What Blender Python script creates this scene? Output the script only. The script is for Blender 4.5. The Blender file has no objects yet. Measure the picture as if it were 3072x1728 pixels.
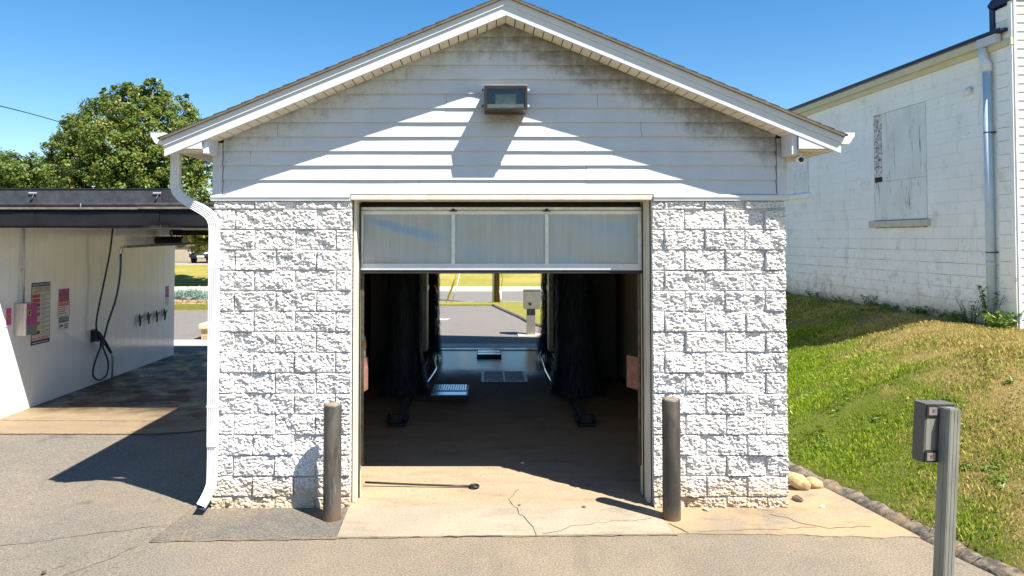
import bpy, bmesh, math, random
import numpy as np
from mathutils import Vector, Matrix, noise as mn

S = bpy.context.scene
COL = S.collection
R = math.radians
rnd = random.Random(7)

# ------------------------------------------------------------------ camera
cam_d = bpy.data.cameras.new('camera')
cam = bpy.data.objects.new('camera', cam_d)
COL.objects.link(cam)
cam.location = (0, -7.1, 2.63)
cam.rotation_euler = (R(91.5), 0, 0)
cam_d.sensor_width = 36.0
cam_d.lens = 36.0 * 2150 / 3072
cam_d.shift_x = 76 / 3072
cam_d.shift_y = -(864 - 661.7) / 3072
cam_d.clip_start = 0.05
cam_d.clip_end = 2000
S.camera = cam

# ------------------------------------------------------------------ sky, sun, exposure
SUN = Vector((-1.17, 1.0, -2.32)).normalized()      # direction the light travels
elev = math.asin(-SUN.z)
w = bpy.data.worlds.new('World'); S.world = w; w.use_nodes = True
wt = w.node_tree
bg = wt.nodes['Background']
sky = wt.nodes.new('ShaderNodeTexSky')
sky.sky_type = 'NISHITA'
sky.sun_disc = False
sky.sun_elevation = elev
sky.sun_rotation = math.atan2(-SUN.x, -SUN.y)
sky.air_density = 1.0
sky.dust_density = 0.12
sky.ozone_density = 2.2
hs = wt.nodes.new('ShaderNodeHueSaturation')
hs.inputs['Saturation'].default_value = 1.36
wt.links.new(sky.outputs[0], hs.inputs['Color'])
wt.links.new(hs.outputs[0], bg.inputs['Color'])
bg.inputs['Strength'].default_value = 0.07

sun_d = bpy.data.lights.new('sun', 'SUN')
sun = bpy.data.objects.new('sun', sun_d); COL.objects.link(sun)
sun.location = (20, -18, 40)
sun.rotation_euler = SUN.to_track_quat('-Z', 'Y').to_euler()
sun_d.energy = 5.0
sun_d.angle = R(0.5)
sun_d.color = (1.0, 0.93, 0.82)

S.view_settings.view_transform = 'Standard'
S.view_settings.look = 'None'
S.view_settings.gamma = 1
S.view_settings.use_curve_mapping = False
S.view_settings.exposure = 1.36
S.cycles.max_bounces = 8
S.cycles.use_denoising = True

# ------------------------------------------------------------------ object helpers
WL = {}          # world location of every object


def link(name, me, parent=None, mats=None, smooth=False):
    o = bpy.data.objects.new(name, me)
    COL.objects.link(o)
    if mats is not None and me is not None and len(me.materials) == 0:
        for m in (mats if isinstance(mats, (list, tuple)) else [mats]):
            me.materials.append(m)
    if smooth and me is not None:
        me.polygons.foreach_set('use_smooth', [True] * len(me.polygons))
    return o


def tag(o, label=None, cat=None, group=None, kind=None):
    if label: o['label'] = label
    if cat: o['category'] = cat
    if group: o['group'] = group
    if kind: o['kind'] = kind
    return o


def empty(name, loc, label=None, cat=None, group=None, kind=None):
    o = bpy.data.objects.new(name, None); COL.objects.link(o)
    o.location = loc; WL[o] = Vector(loc); o.empty_display_size = 0.2
    return tag(o, label, cat, group, kind)


def obj(name, bm, mat, parent=None, smooth=False, mode='base'):
    """bmesh in world coordinates -> object whose origin is its own base centre."""
    bmesh.ops.recalc_face_normals(bm, faces=bm.faces[:])
    me = bpy.data.meshes.new(name)
    bm.to_mesh(me); bm.free()
    return fin(name, me, mat, parent, smooth)


def fin(name, me, mat, parent=None, smooth=False):
    n = len(me.vertices)
    co = np.empty(n * 3, dtype=np.float32); me.vertices.foreach_get('co', co)
    co = co.reshape(-1, 3)
    lo, hi = co.min(0), co.max(0)
    org = Vector(((lo[0] + hi[0]) / 2, (lo[1] + hi[1]) / 2, lo[2]))
    co -= np.array(org, dtype=np.float32)
    me.vertices.foreach_set('co', co.ravel())
    me.update()
    o = link(name, me, None, mat, smooth)
    WL[o] = org
    if parent is not None:
        o.parent = parent
        o.location = org - WL[parent]
    else:
        o.location = org
    return o


def bx(bm, x0, x1, y0, y1, z0, z1, bev=0.0, M=None):
    vs = [bm.verts.new(v) for v in ((x0, y0, z0), (x1, y0, z0), (x1, y1, z0), (x0, y1, z0),
                                    (x0, y0, z1), (x1, y0, z1), (x1, y1, z1), (x0, y1, z1))]
    fs = [bm.faces.new([vs[i] for i in f]) for f in ((3, 2, 1, 0), (4, 5, 6, 7), (0, 1, 5, 4), (1, 2, 6, 5), (2, 3, 7, 6), (3, 0, 4, 7))]
    if bev > 0:
        es = list({e for f in fs for e in f.edges})
        r = bmesh.ops.bevel(bm, geom=es, offset=bev, segments=2, affect='EDGES', profile=0.6)
        vs = list({v for f in r['faces'] for v in f.verts} | {v for v in vs if v.is_valid})
    if M is not None:
        bmesh.ops.transform(bm, matrix=M, verts=[v for v in vs if v.is_valid])
    return vs


def box(name, x0, x1, y0, y1, z0, z1, mat, parent=None, bev=0.0, M=None):
    bm = bmesh.new(); bx(bm, x0, x1, y0, y1, z0, z1, bev, M)
    return obj(name, bm, mat, parent)


def prism(bm, pts, a, b):
    """polygon pts (world) extruded by vector from offset a to offset b (vectors)."""
    a = Vector(a); b = Vector(b)
    v0 = [bm.verts.new(Vector(p) + a) for p in pts]
    v1 = [bm.verts.new(Vector(p) + b) for p in pts]
    n = len(pts)
    bm.faces.new(v0); bm.faces.new(v1[::-1])
    for i in range(n):
        bm.faces.new((v0[i], v1[i], v1[(i + 1) % n], v0[(i + 1) % n]))


def tube(bm, pts, r, seg=8, caps=True):
    pts = [Vector(p) for p in pts]
    rs = r if isinstance(r, (list, tuple)) else [r] * len(pts)
    rings = []
    up = Vector((0, 0, 1))
    prev = None
    for i, p in enumerate(pts):
        t = (pts[min(i + 1, len(pts) - 1)] - pts[max(i - 1, 0)]).normalized()
        if prev is None:
            a = t.cross(up)
            if a.length < 1e-3: a = t.cross(Vector((1, 0, 0)))
        else:
            a = prev - t * prev.dot(t)
        a.normalize(); prev = a
        b = t.cross(a)
        rings.append([bm.verts.new(p + (a * math.cos(k * 2 * math.pi / seg) + b * math.sin(k * 2 * math.pi / seg)) * rs[i]) for k in range(seg)])
    for i in range(len(rings) - 1):
        for k in range(seg):
            bm.faces.new((rings[i][k], rings[i][(k + 1) % seg], rings[i + 1][(k + 1) % seg], rings[i + 1][k]))
    if caps:
        bm.faces.new(rings[0][::-1]); bm.faces.new(rings[-1])


def cr(pts, n=8):
    """Catmull-Rom through points"""
    P = [Vector(p) for p in pts]; P = [P[0] * 2 - P[1]] + P + [P[-1] * 2 - P[-2]]
    out = []
    for i in range(1, len(P) - 2):
        for k in range(n):
            t = k / n
            out.append(0.5 * ((2 * P[i]) + (P[i + 1] - P[i - 1]) * t + (2 * P[i - 1] - 5 * P[i] + 4 * P[i + 1] - P[i + 2]) * t * t + (3 * P[i] - P[i - 1] - 3 * P[i + 1] + P[i + 2]) * t ** 3))
    out.append(P[-2])
    return out


def tubeobj(name, pts, r, mat, parent=None, seg=8):
    bm = bmesh.new(); tube(bm, pts, r, seg)
    return obj(name, bm, mat, parent, smooth=True)


def npmesh(name, verts, faces_flat, per):
    """fast mesh of equal-size polygons"""
    me = bpy.data.meshes.new(name)
    nv = len(verts); nf = len(faces_flat) // per
    me.vertices.add(nv); me.vertices.foreach_set('co', np.asarray(verts, dtype=np.float32).ravel())
    me.loops.add(nf * per); me.loops.foreach_set('vertex_index', np.asarray(faces_flat, dtype=np.int32))
    me.polygons.add(nf)
    me.polygons.foreach_set('loop_start', np.arange(0, nf * per, per, dtype=np.int32))
    me.update(calc_edges=True)
    return me


def sst(a, b, x):
    t = max(0.0, min(1.0, (x - a) / (b - a)))
    return t * t * (3 - 2 * t)


def text(name, body, size, M, mat, parent, align='CENTER'):
    cu = bpy.data.curves.new(name, 'FONT'); cu.body = body; cu.size = size
    cu.align_x = align; cu.align_y = 'CENTER'; cu.extrude = 0.0008
    t = bpy.data.objects.new(name, cu); COL.objects.link(t)
    bpy.context.view_layer.update()
    dg = bpy.context.evaluated_depsgraph_get()
    me = bpy.data.meshes.new_from_object(t.evaluated_get(dg))
    bpy.data.objects.remove(t); bpy.data.curves.remove(cu)
    me.transform(M)
    me.materials.clear()
    return fin(name, me, mat, parent)


# ------------------------------------------------------------------ material helpers
class G:
    def __init__(s, name):
        s.m = bpy.data.materials.new(name); s.m.use_nodes = True
        s.t = s.m.node_tree; s.t.nodes.clear()
        s.out = s.t.nodes.new('ShaderNodeOutputMaterial')
        s.b = s.t.nodes.new('ShaderNodeBsdfPrincipled')
        s.t.links.new(s.b.outputs[0], s.out.inputs[0])
        s._p = None

    def set(s, sock, v):
        if isinstance(v, bpy.types.NodeSocket): s.t.links.new(v, sock)
        else:
            if isinstance(v, tuple) and len(v) == 3 and sock.type == 'RGBA': v = (*v, 1)
            sock.default_value = v

    def pos(s):
        if s._p is None:
            s._p = s.t.nodes.new('ShaderNodeNewGeometry').outputs['Position']
        return s._p

    def xyz(s):
        n = s.t.nodes.new('ShaderNodeSeparateXYZ'); s.t.links.new(s.pos(), n.inputs[0])
        return n.outputs

    def vs(s, k, v=None):
        n = s.t.nodes.new('ShaderNodeVectorMath'); n.operation = 'MULTIPLY'
        s.set(n.inputs[0], v or s.pos()); n.inputs[1].default_value = k
        return n.outputs[0]

    def noise(s, sc, det=4, ro=0.6, dist=0.0, v=None):
        n = s.t.nodes.new('ShaderNodeTexNoise')
        s.t.links.new(v or s.pos(), n.inputs['Vector'])
        n.inputs['Scale'].default_value = sc; n.inputs['Detail'].default_value = det
        n.inputs['Roughness'].default_value = ro; n.inputs['Distortion'].default_value = dist
        return n.outputs['Fac']

    def vor(s, sc, v=None, feat='F1', out='Distance'):
        n = s.t.nodes.new('ShaderNodeTexVoronoi'); n.feature = feat
        s.t.links.new(v or s.pos(), n.inputs['Vector']); n.inputs['Scale'].default_value = sc
        return n.outputs[out]

    def rng(s, f, a, b, c=0.0, d=1.0, smooth=True):
        n = s.t.nodes.new('ShaderNodeMapRange'); n.clamp = True
        if smooth: n.interpolation_type = 'SMOOTHSTEP'
        s.set(n.inputs[0], f); n.inputs[1].default_value = a; n.inputs[2].default_value = b
        n.inputs[3].default_value = c; n.inputs[4].default_value = d
        return n.outputs[0]

    def mth(s, op, a, b=None, c=None):
        n = s.t.nodes.new('ShaderNodeMath'); n.operation = op
        s.set(n.inputs[0], a)
        if b is not None: s.set(n.inputs[1], b)
        if c is not None: s.set(n.inputs[2], c)
        return n.outputs[0]

    def mix(s, f, a, b, bt='MIX'):
        n = s.t.nodes.new('ShaderNodeMix'); n.data_type = 'RGBA'; n.blend_type = bt
        s.set(n.inputs[0], f); s.set(n.inputs[6], a); s.set(n.inputs[7], b)
        return n.outputs[2]

    def bump(s, h, st=0.3, d=0.01):
        n = s.t.nodes.new('ShaderNodeBump'); n.inputs['Strength'].default_value = st
        n.inputs['Distance'].default_value = d; s.set(n.inputs['Height'], h)
        s.t.links.new(n.outputs[0], s.b.inputs['Normal'])

    def attr(s, name):
        n = s.t.nodes.new('ShaderNodeAttribute'); n.attribute_name = name
        return n.outputs

    def fin(s, col=None, rough=0.6, metal=0.0, spec=0.4):
        if col is not None: s.set(s.b.inputs['Base Color'], col)
        s.set(s.b.inputs['Roughness'], rough); s.set(s.b.inputs['Metallic'], metal)
        s.set(s.b.inputs['Specular IOR Level'], spec)
        return s.m


def mul(c, k): return tuple(min(1, a * k) for a in c)


def simple(name, col, rough=0.6, var=0.15, sc=6, metal=0.0, spec=0.4, bump=0.0, bsc=60, col2=None, stretch=None):
    g = G(name)
    v = g.vs(stretch) if stretch else None
    n = g.rng(g.noise(sc, 5, 0.65, v=v), 0.3, 0.7)
    c = g.mix(n, mul(col, 1 - var), col2 or mul(col, 1 + var))
    if bump: g.bump(g.noise(bsc, 4, 0.6, v=v), bump, 0.004)
    return g.fin(c, rough, metal, spec)


# ---- asphalt
def asphalt(name, base, dark, tan, rough=0.9):
    g = G(name)
    big = g.rng(g.noise(0.42, 5, 0.62, 0.3), 0.36, 0.64)
    mid = g.rng(g.noise(3.2, 5, 0.7), 0.3, 0.75)
    fine = g.noise(62, 3, 0.8)
    c = g.mix(big, base, tan)
    x, y, z = g.xyz()
    c = g.mix(g.rng(y, 6.0, 12.0, 0, 0.85), c, (0.158, 0.152, 0.146))
    c = g.mix(g.rng(x, -2.6, -5.2, 0, 0.5), c, (0.158, 0.148, 0.134))
    c = g.mix(g.mth('MULTIPLY', mid, 0.30), c, dark)
    sp = g.rng(fine, 0.34, 0.66, 0.55, 1.42)
    c = g.mix(1.0, c, sp, 'MULTIPLY')
    st = g.rng(g.vor(210), 0.0, 0.16, 1.0, 0.0)
    c = g.mix(g.mth('MULTIPLY', st, 0.22), c, (0.62, 0.58, 0.52))
    oil = g.rng(g.noise(1.4, 4, 0.6, 0.6), 0.60, 0.74, 0, 0.45)
    c = g.mix(oil, c, mul(dark, 0.55))
    drip = g.rng(g.noise(7.5, 2, 0.5, 0.3), 0.74, 0.79, 0, 0.7)
    c = g.mix(drip, c, mul(dark, 0.35))
    track = g.rng(g.noise(1.1, 5, 0.7, 0.2, g.vs((1.6, 0.22, 1))), 0.52, 0.72, 0, 0.28)
    c = g.mix(track, c, mul(dark, 0.8))
    g.bump(g.noise(120, 3, 0.7), 0.55, 0.006)
    return g.fin(c, rough, 0, 0.3)


M_asphalt = asphalt('asphalt', (0.168, 0.149, 0.122), (0.115, 0.102, 0.086), (0.222, 0.180, 0.128))
M_asphalt_dark = asphalt('asphalt_dark', (0.112, 0.105, 0.096), (0.07, 0.066, 0.063), (0.18, 0.15, 0.112))
M_road = asphalt('road_asphalt', (0.17, 0.162, 0.157), (0.13, 0.125, 0.12), (0.20, 0.187, 0.17))


def concrete(name, base, dark, tan, wet=False, grime=0.25):
    g = G(name)
    x, y, z = g.xyz()
    big = g.rng(g.noise(0.9, 4, 0.6), 0.35, 0.68)
    c = g.mix(big, base, tan)
    st = g.rng(g.noise(2.2, 6, 0.7, 0.3, g.vs((0.5, 1.8, 1))), 0.45, 0.75)
    c = g.mix(g.mth('MULTIPLY', st, grime), c, dark)
    sp = g.rng(g.noise(70, 3, 0.7), 0.3, 0.7, 0.82, 1.16)
    c = g.mix(1.0, c, sp, 'MULTIPLY')
    pit = g.rng(g.noise(38, 2, 0.5), 0.70, 0.76, 0, 0.6)
    c = g.mix(pit, c, mul(dark, 0.5))
    g.bump(g.noise(55, 4, 0.7), 0.22, 0.005)
    return g, c, (x, y, z)


g, c, _ = concrete('apron_concrete', (0.27, 0.231, 0.175), (0.13, 0.108, 0.082), (0.325, 0.277, 0.207), grime=0.5)
M_apron = g.fin(c, 0.85, 0, 0.3)

# floor inside: pale by the door, dark and wet toward the exit
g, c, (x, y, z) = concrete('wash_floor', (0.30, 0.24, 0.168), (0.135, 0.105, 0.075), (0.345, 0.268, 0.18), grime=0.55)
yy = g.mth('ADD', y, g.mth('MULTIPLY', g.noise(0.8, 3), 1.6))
inner_brown = g.rng(yy, 2.6, 6.2)  # floor turns darker brown further in from the door
c = g.mix(inner_brown, c, g.mix(0.66, c, (0.066, 0.045, 0.030)))
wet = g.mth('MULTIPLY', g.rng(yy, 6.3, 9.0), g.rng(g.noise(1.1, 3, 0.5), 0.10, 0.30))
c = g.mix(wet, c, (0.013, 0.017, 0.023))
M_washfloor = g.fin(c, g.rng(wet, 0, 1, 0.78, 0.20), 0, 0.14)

# bay floor: pale tan at the mouth, wet inside
g, c, (x, y, z) = concrete('bay_floor', (0.215, 0.165, 0.104), (0.10, 0.07, 0.045), (0.255, 0.19, 0.112), grime=0.4)
yy = g.mth('ADD', y, g.mth('MULTIPLY', g.noise(0.9, 4, 0.6, 0.5), 2.4))
yy = g.mth('ADD', yy, g.mth('MULTIPLY', g.rng(x, -7.5, -3.2), 1.2))
damp = g.rng(yy, 5.6, 6.7)
stn = g.rng(g.noise(1.6, 5, 0.7, 0.6, g.vs((0.6, 1.5, 1))), 0.38, 0.62, 0.55, 0.95)
c = g.mix(damp, c, g.mix(stn, c, (0.042, 0.026, 0.016)))
pud = g.mth('MULTIPLY', g.rng(g.noise(0.9, 3, 0.55, 0.4, g.vs((1.0, 0.55, 1))), 0.52, 0.60), g.mth('MULTIPLY', g.rng(yy, 8.0, 9.2), g.rng(x, -6.9, -6.0)))
c = g.mix(pud, c, (0.02, 0.02, 0.022))
M_bayfloor = g.fin(c, g.mth('SUBTRACT', g.mth('SUBTRACT', 0.85, g.mth('MULTIPLY', damp, g.rng(g.noise(2.3, 5, 0.65, 0.4), 0.35, 0.65, 0.12, 0.58))), g.mth('MULTIPLY', pud, 0.5)), 0, 0.5)

# sandy worn strip on the right of the apron
g, c, _ = concrete('sandy_strip', (0.225, 0.19, 0.145), (0.14, 0.10, 0.062), (0.30, 0.235, 0.155), grime=0.65)
sand = g.rng(g.noise(1.7, 6, 0.7, 0.6), 0.42, 0.64)
c = g.mix(g.mth('MULTIPLY', sand, 0.6), c, (0.36, 0.25, 0.135))
M_sandy = g.fin(c, 0.92, 0, 0.2)

g = G('kerb_asphalt')
c = g.mix(g.rng(g.noise(14, 4, 0.7), 0.35, 0.65), (0.075, 0.068, 0.06), (0.22, 0.185, 0.14))
c = g.mix(g.rng(g.noise(1.8, 4, 0.6), 0.5, 0.68, 0, 0.75), c, (0.32, 0.22, 0.12))
g.bump(g.noise(45, 4, 0.75), 0.9, 0.015)
M_kerb = g.fin(c, 0.95, 0, 0.2)

M_crack = simple('crack_dirt', (0.17, 0.12, 0.075), 0.95, 0.4, 9)
M_crack_dark = simple('crack_dark', (0.05, 0.04, 0.032), 0.95, 0.3, 9)


# ---- grass: the same colour field for the soil and the blades
def grass_col(g, blade):
    x, y, z = g.xyz()
    # greener toward the car wash and in the low wet strip, dry on the open crown
    t = g.mth('ADD', g.mth('MULTIPLY', g.mth('SUBTRACT', x, 3.3), 0.30), g.mth('MULTIPLY', g.mth('SUBTRACT', 2.2, y), 0.085))
    n1 = g.noise(0.9, 4, 0.65)
    n2 = g.noise(5.5, 4, 0.7)
    f = g.mth('ADD', t, g.mth('MULTIPLY', g.mth('SUBTRACT', n1, 0.5), 1.25))
    f = g.mth('ADD', f, g.mth('MULTIPLY', g.mth('SUBTRACT', n2, 0.5), 0.75))
    dry = g.rng(f, 0.24, 0.88)
    return x, y, dry


g = G('grass_soil')
x, y, dry = grass_col(g, False)
c = g.mix(dry, (0.085, 0.115, 0.016), (0.27, 0.20, 0.08))
c = g.mix(g.rng(g.noise(22, 4, 0.7), 0.45, 0.7, 0, 0.7), c, (0.09, 0.07, 0.03))
c = g.mix(g.rng(g.noise(2.6, 5, 0.7), 0.62, 0.72, 0, 0.7), c, (0.20, 0.125, 0.065))
g.bump(g.noise(35, 5, 0.75), 0.9, 0.03)
M_soil = g.fin(c, 0.95, 0, 0.1)

g = G('grass_blade')
x, y, dry = grass_col(g, True)
r1 = g.attr('rv')['Fac']
d2 = g.mth('ADD', dry, g.mth('MULTIPLY', g.mth('SUBTRACT', r1, 0.5), 0.55))
d2 = g.rng(d2, 0.1, 0.95, smooth=False)
green = g.mix(r1, (0.15, 0.25, 0.012), (0.32, 0.43, 0.028))
straw = g.mix(r1, (0.33, 0.29, 0.08), (0.62, 0.49, 0.19))
c = g.mix(d2, green, straw)
tr = g.t.nodes.new('ShaderNodeBsdfTranslucent'); g.set(tr.inputs[0], c)
ms = g.t.nodes.new('ShaderNodeMixShader'); ms.inputs[0].default_value = 0.35
g.fin(c, 0.7, 0, 0.2)
g.t.links.new(g.b.outputs[0], ms.inputs[1]); g.t.links.new(tr.outputs[0], ms.inputs[2]); g.t.links.new(ms.outputs[0], g.out.inputs[0])
M_blade = g.m

g = G('far_grass')
n = g.rng(g.noise(0.35, 5, 0.7), 0.35, 0.65)
c = g.mix(n, (0.34, 0.285, 0.085), (0.21, 0.205, 0.04))
x, y, z = g.xyz()
c = g.mix(g.rng(z, 0.0, 0.30, 0.6, 0.0), c, (0.19, 0.22, 0.03))
c = g.mix(g.rng(g.noise(5, 5, 0.75), 0.35, 0.7, 0, 0.45), c, (0.36, 0.29, 0.10))
g.bump(g.noise(12, 5, 0.8), 1.0, 0.08)
M_fargrass = g.fin(c, 0.95, 0, 0.1)


def leafmat(name, a, b, c3, trans=0.3):
    g = G(name)
    r = g.attr('rv')['Fac']
    c = g.mix(g.rng(r, 0.0, 0.8, smooth=False), a, b)
    c = g.mix(g.rng(r, 0.86, 1.0, 0, 0.8), c, c3)
    tr = g.t.nodes.new('ShaderNodeBsdfTranslucent'); g.set(tr.inputs[0], c)
    ms = g.t.nodes.new('ShaderNodeMixShader'); ms.inputs[0].default_value = trans
    g.fin(c, 0.45, 0, 0.35)
    g.t.links.new(g.b.outputs[0], ms.inputs[1]); g.t.links.new(tr.outputs[0], ms.inputs[2]); g.t.links.new(ms.outputs[0], g.out.inputs[0])
    return g.m


M_leaf = leafmat('maple_leaf', (0.05, 0.098, 0.014), (0.15, 0.195, 0.028), (0.27, 0.20, 0.04))
M_leaf_far = leafmat('far_leaf', (0.05, 0.10, 0.02), (0.13, 0.185, 0.035), (0.22, 0.21, 0.045))
M_leaf_yel = leafmat('yellow_leaf', (0.10, 0.16, 0.02), (0.33, 0.34, 0.035), (0.5, 0.36, 0.05))
M_juniper = leafmat('juniper_needle', (0.09, 0.17, 0.13), (0.22, 0.33, 0.27), (0.3, 0.4, 0.33), 0.1)
M_weed = leafmat('weed_leaf', (0.05, 0.12, 0.015), (0.17, 0.27, 0.03), (0.36, 0.34, 0.08))
M_bark = simple('bark', (0.13, 0.10, 0.075), 0.9, 0.35, 14, bump=0.8, bsc=30, stretch=(1, 1, 0.25))

# ---- car wash building
g = G('painted_block')
x, y, z = g.xyz()
c = g.mix(g.rng(g.noise(7, 4, 0.6), 0.3, 0.7), (0.66, 0.65, 0.645), (0.72, 0.712, 0.705))
shadow_speck = g.rng(g.noise(62, 3, 0.65, 0.5, g.vs((1, 1, 1.5))), 0.535, 0.61, 0, 0.9)  # dark specks painted in for the small shadows of the rough face
c = g.mix(shadow_speck, c, (0.20, 0.165, 0.15))
zn = g.mth('ADD', z, g.mth('MULTIPLY', g.mth('SUBTRACT', g.noise(4, 4, 0.7), 0.5), 0.42))
c = g.mix(g.rng(zn, 0.02, 0.46, 0.75, 0), c, (0.44, 0.32, 0.18))
chip = g.mth('MULTIPLY', g.rng(g.noise(9, 3, 0.6), 0.62, 0.68), g.rng(zn, 0.0, 0.22, 1, 0))
c = g.mix(chip, c, (0.33, 0.20, 0.10))
g.bump(g.noise(110, 4, 0.75), 0.75, 0.008)
M_block = g.fin(c, 0.75, 0, 0.25)
M_mortar = simple('painted_mortar', (0.68, 0.67, 0.655), 0.85, 0.12, 20, bump=0.4, bsc=80)

g = G('painted_siding')
x, y, z = g.xyz()
c = g.mix(g.rng(g.noise(3, 3), 0.3, 0.7), (0.485, 0.515, 0.56), (0.535, 0.56, 0.60))
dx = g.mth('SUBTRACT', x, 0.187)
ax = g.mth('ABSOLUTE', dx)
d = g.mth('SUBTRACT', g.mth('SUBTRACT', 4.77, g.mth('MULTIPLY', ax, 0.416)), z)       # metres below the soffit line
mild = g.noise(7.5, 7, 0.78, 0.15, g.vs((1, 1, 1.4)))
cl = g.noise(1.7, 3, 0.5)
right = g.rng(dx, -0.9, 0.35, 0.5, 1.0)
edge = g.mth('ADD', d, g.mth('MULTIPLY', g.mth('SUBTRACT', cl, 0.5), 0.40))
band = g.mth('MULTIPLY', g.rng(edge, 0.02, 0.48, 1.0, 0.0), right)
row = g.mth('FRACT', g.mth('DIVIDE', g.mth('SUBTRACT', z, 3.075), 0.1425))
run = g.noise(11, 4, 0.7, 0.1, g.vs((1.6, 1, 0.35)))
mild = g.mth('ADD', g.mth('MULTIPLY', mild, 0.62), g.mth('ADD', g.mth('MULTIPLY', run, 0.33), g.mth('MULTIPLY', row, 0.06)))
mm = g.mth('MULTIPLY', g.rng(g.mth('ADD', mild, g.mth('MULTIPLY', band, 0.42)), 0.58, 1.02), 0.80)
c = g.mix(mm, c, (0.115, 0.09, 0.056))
# rusty wash under the wall light
lx = g.rng(g.mth('ABSOLUTE', g.mth('SUBTRACT', x, 0.17)), 0.12, 0.26, 1, 0)
lz = g.mth('MULTIPLY', g.rng(z, 3.66, 3.88, 0, 1), g.rng(z, 3.90, 3.94, 1, 0))
lm = g.mth('MULTIPLY', g.mth('MULTIPLY', lx, lz), g.rng(g.noise(9, 5, 0.7), 0.25, 0.65, 0.35, 0.9))
c = g.mix(lm, c, (0.20, 0.155, 0.09))
sp = g.rng(g.noise(60, 3, 0.6), 0.70, 0.76, 0, 0.35)
c = g.mix(sp, c, (0.2, 0.18, 0.15))
# wood grain embossing
g.bump(g.noise(14, 5, 0.7, 0.2, g.vs((1, 1, 9))), 0.22, 0.004)
M_siding = g.fin(c, 0.6, 0, 0.3)

M_trim = simple('white_trim', (0.55, 0.575, 0.61), 0.42, 0.05, 4, spec=0.4)
g = G('soffit_vinyl')
c = g.mix(g.rng(g.noise(5, 5, 0.7), 0.4, 0.75), (0.74, 0.68, 0.56), (0.58, 0.51, 0.39))
c = g.mix(g.rng(g.noise(26, 4, 0.6), 0.63, 0.74, 0, 0.7), c, (0.2, 0.16, 0.10))
M_soffit = g.fin(c, 0.6, 0, 0.3)
M_groove = simple('dark_groove', (0.035, 0.028, 0.022), 0.9, 0.2)
M_drip = simple('drip_edge_metal', (0.125, 0.10, 0.07), 0.5, 0.2, 8, metal=0.0)
M_shingle = simple('asphalt_shingle', (0.055, 0.05, 0.048), 0.95, 0.45, 45, bump=1.0, bsc=120)
M_gutter = simple('white_gutter', (0.70, 0.70, 0.70), 0.35, 0.05, 5)
M_jamb = simple('cream_jamb', (0.66, 0.60, 0.47), 0.55, 0.18, 9, col2=(0.72, 0.68, 0.58), stretch=(1, 1, 0.2))

g = G('brushed_door_panel')
st = g.noise(16, 5, 0.75, 0, g.vs((1, 1, 0.05)))
bl = g.noise(2.2, 3, 0.5)
c = g.mix(g.rng(st, 0.3, 0.75), (0.31, 0.335, 0.355), (0.41, 0.43, 0.445))
c = g.mix(g.rng(bl, 0.35, 0.7, 0, 0.2), c, (0.36, 0.36, 0.34))
M_pane = g.fin(c, g.rng(st, 0.3, 0.7, 0.40, 0.50), 0.75, 0.5)
g = G('galvanised')
c = g.mix(g.rng(g.noise(12, 4, 0.7), 0.3, 0.7), (0.50, 0.50, 0.48), (0.66, 0.66, 0.65))
M_galv = g.fin(c, 0.42, 0.7, 0.5)
M_alu = simple('door_rail', (0.66, 0.66, 0.64), 0.45, 0.12, 10, metal=0.25, stretch=(0.3, 1, 1))
M_rubber = simple('black_rubber', (0.018, 0.018, 0.02), 0.6, 0.25)

g = G('interior_wall')
x, y, z = g.xyz()
st = g.noise(3.0, 5, 0.7, 0.2, g.vs((1, 1, 0.15)))
c = g.mix(g.rng(st, 0.3, 0.7), (0.60, 0.50, 0.41), (0.44, 0.36, 0.30))

M_inwall = g.fin(c, 0.55, 0, 0.4)
M_indark = simple('near_black', (0.035, 0.032, 0.03), 0.8, 0.3)
M_inceil = simple('stained_white_ceiling', (0.66, 0.60, 0.52), 0.7, 0.15, 3)
M_guard = simple('brown_splash_board', (0.25, 0.125, 0.09), 0.7, 0.25, 14, bump=0.3)
M_black = simple('black_metal', (0.018, 0.018, 0.02), 0.45, 0.3, 9)
M_machine = simple('pale_machine_panel', (0.42, 0.42, 0.38), 0.5, 0.25, 6)
M_teal = simple('teal_ledge', (0.16, 0.30, 0.36), 0.35, 0.2)
g = G('brush_bristle')
r = g.attr('rv')['Fac']
c = g.mix(g.rng(r, 0.0, 0.85, smooth=False), (0.007, 0.009, 0.014), (0.03, 0.042, 0.062))
c = g.mix(g.rng(r, 0.93, 1.0, 0, 1), c, (0.06, 0.09, 0.11))
M_bristle = g.fin(c, 0.5, 0, 0.4)
M_steel = simple('bright_steel', (0.62, 0.64, 0.66), 0.22, 0.12, 9, metal=1.0)
M_galv2 = simple('worn_grate_steel', (0.20, 0.20, 0.20), 0.45, 0.4, 12, metal=0.7)
M_grime_steel = simple('grimy_steel', (0.10, 0.09, 0.08), 0.5, 0.45, 16, metal=0.4)

# bollard: grey paint worn to rust
g = G('weathered_bollard')
x, y, z = g.xyz()
v = g.noise(7, 5, 0.7, 0.3, g.vs((1, 1, 0.22)))
c = g.mix(g.rng(v, 0.38, 0.62), (0.046, 0.043, 0.038), (0.112, 0.10, 0.085))
c = g.mix(g.rng(g.noise(5, 4, 0.6, 0.3, g.vs((1, 1, 0.3))), 0.55, 0.7, 0, 0.7), c, (0.075, 0.092, 0.09))
c = g.mix(g.rng(g.noise(16, 5, 0.7), 0.57, 0.70, 0, 0.85), c, (0.12, 0.066, 0.036))
c = g.mix(g.rng(g.noise(34, 3, 0.7, 0.2, g.vs((1, 1, 0.12))), 0.60, 0.68, 0, 0.5), c, (0.24, 0.22, 0.19))
base_r = g.rng(g.mth('ADD', z, g.mth('MULTIPLY', g.noise(9, 4, 0.7), 0.12)), 0.06, 0.22, 0.8, 0)
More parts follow.
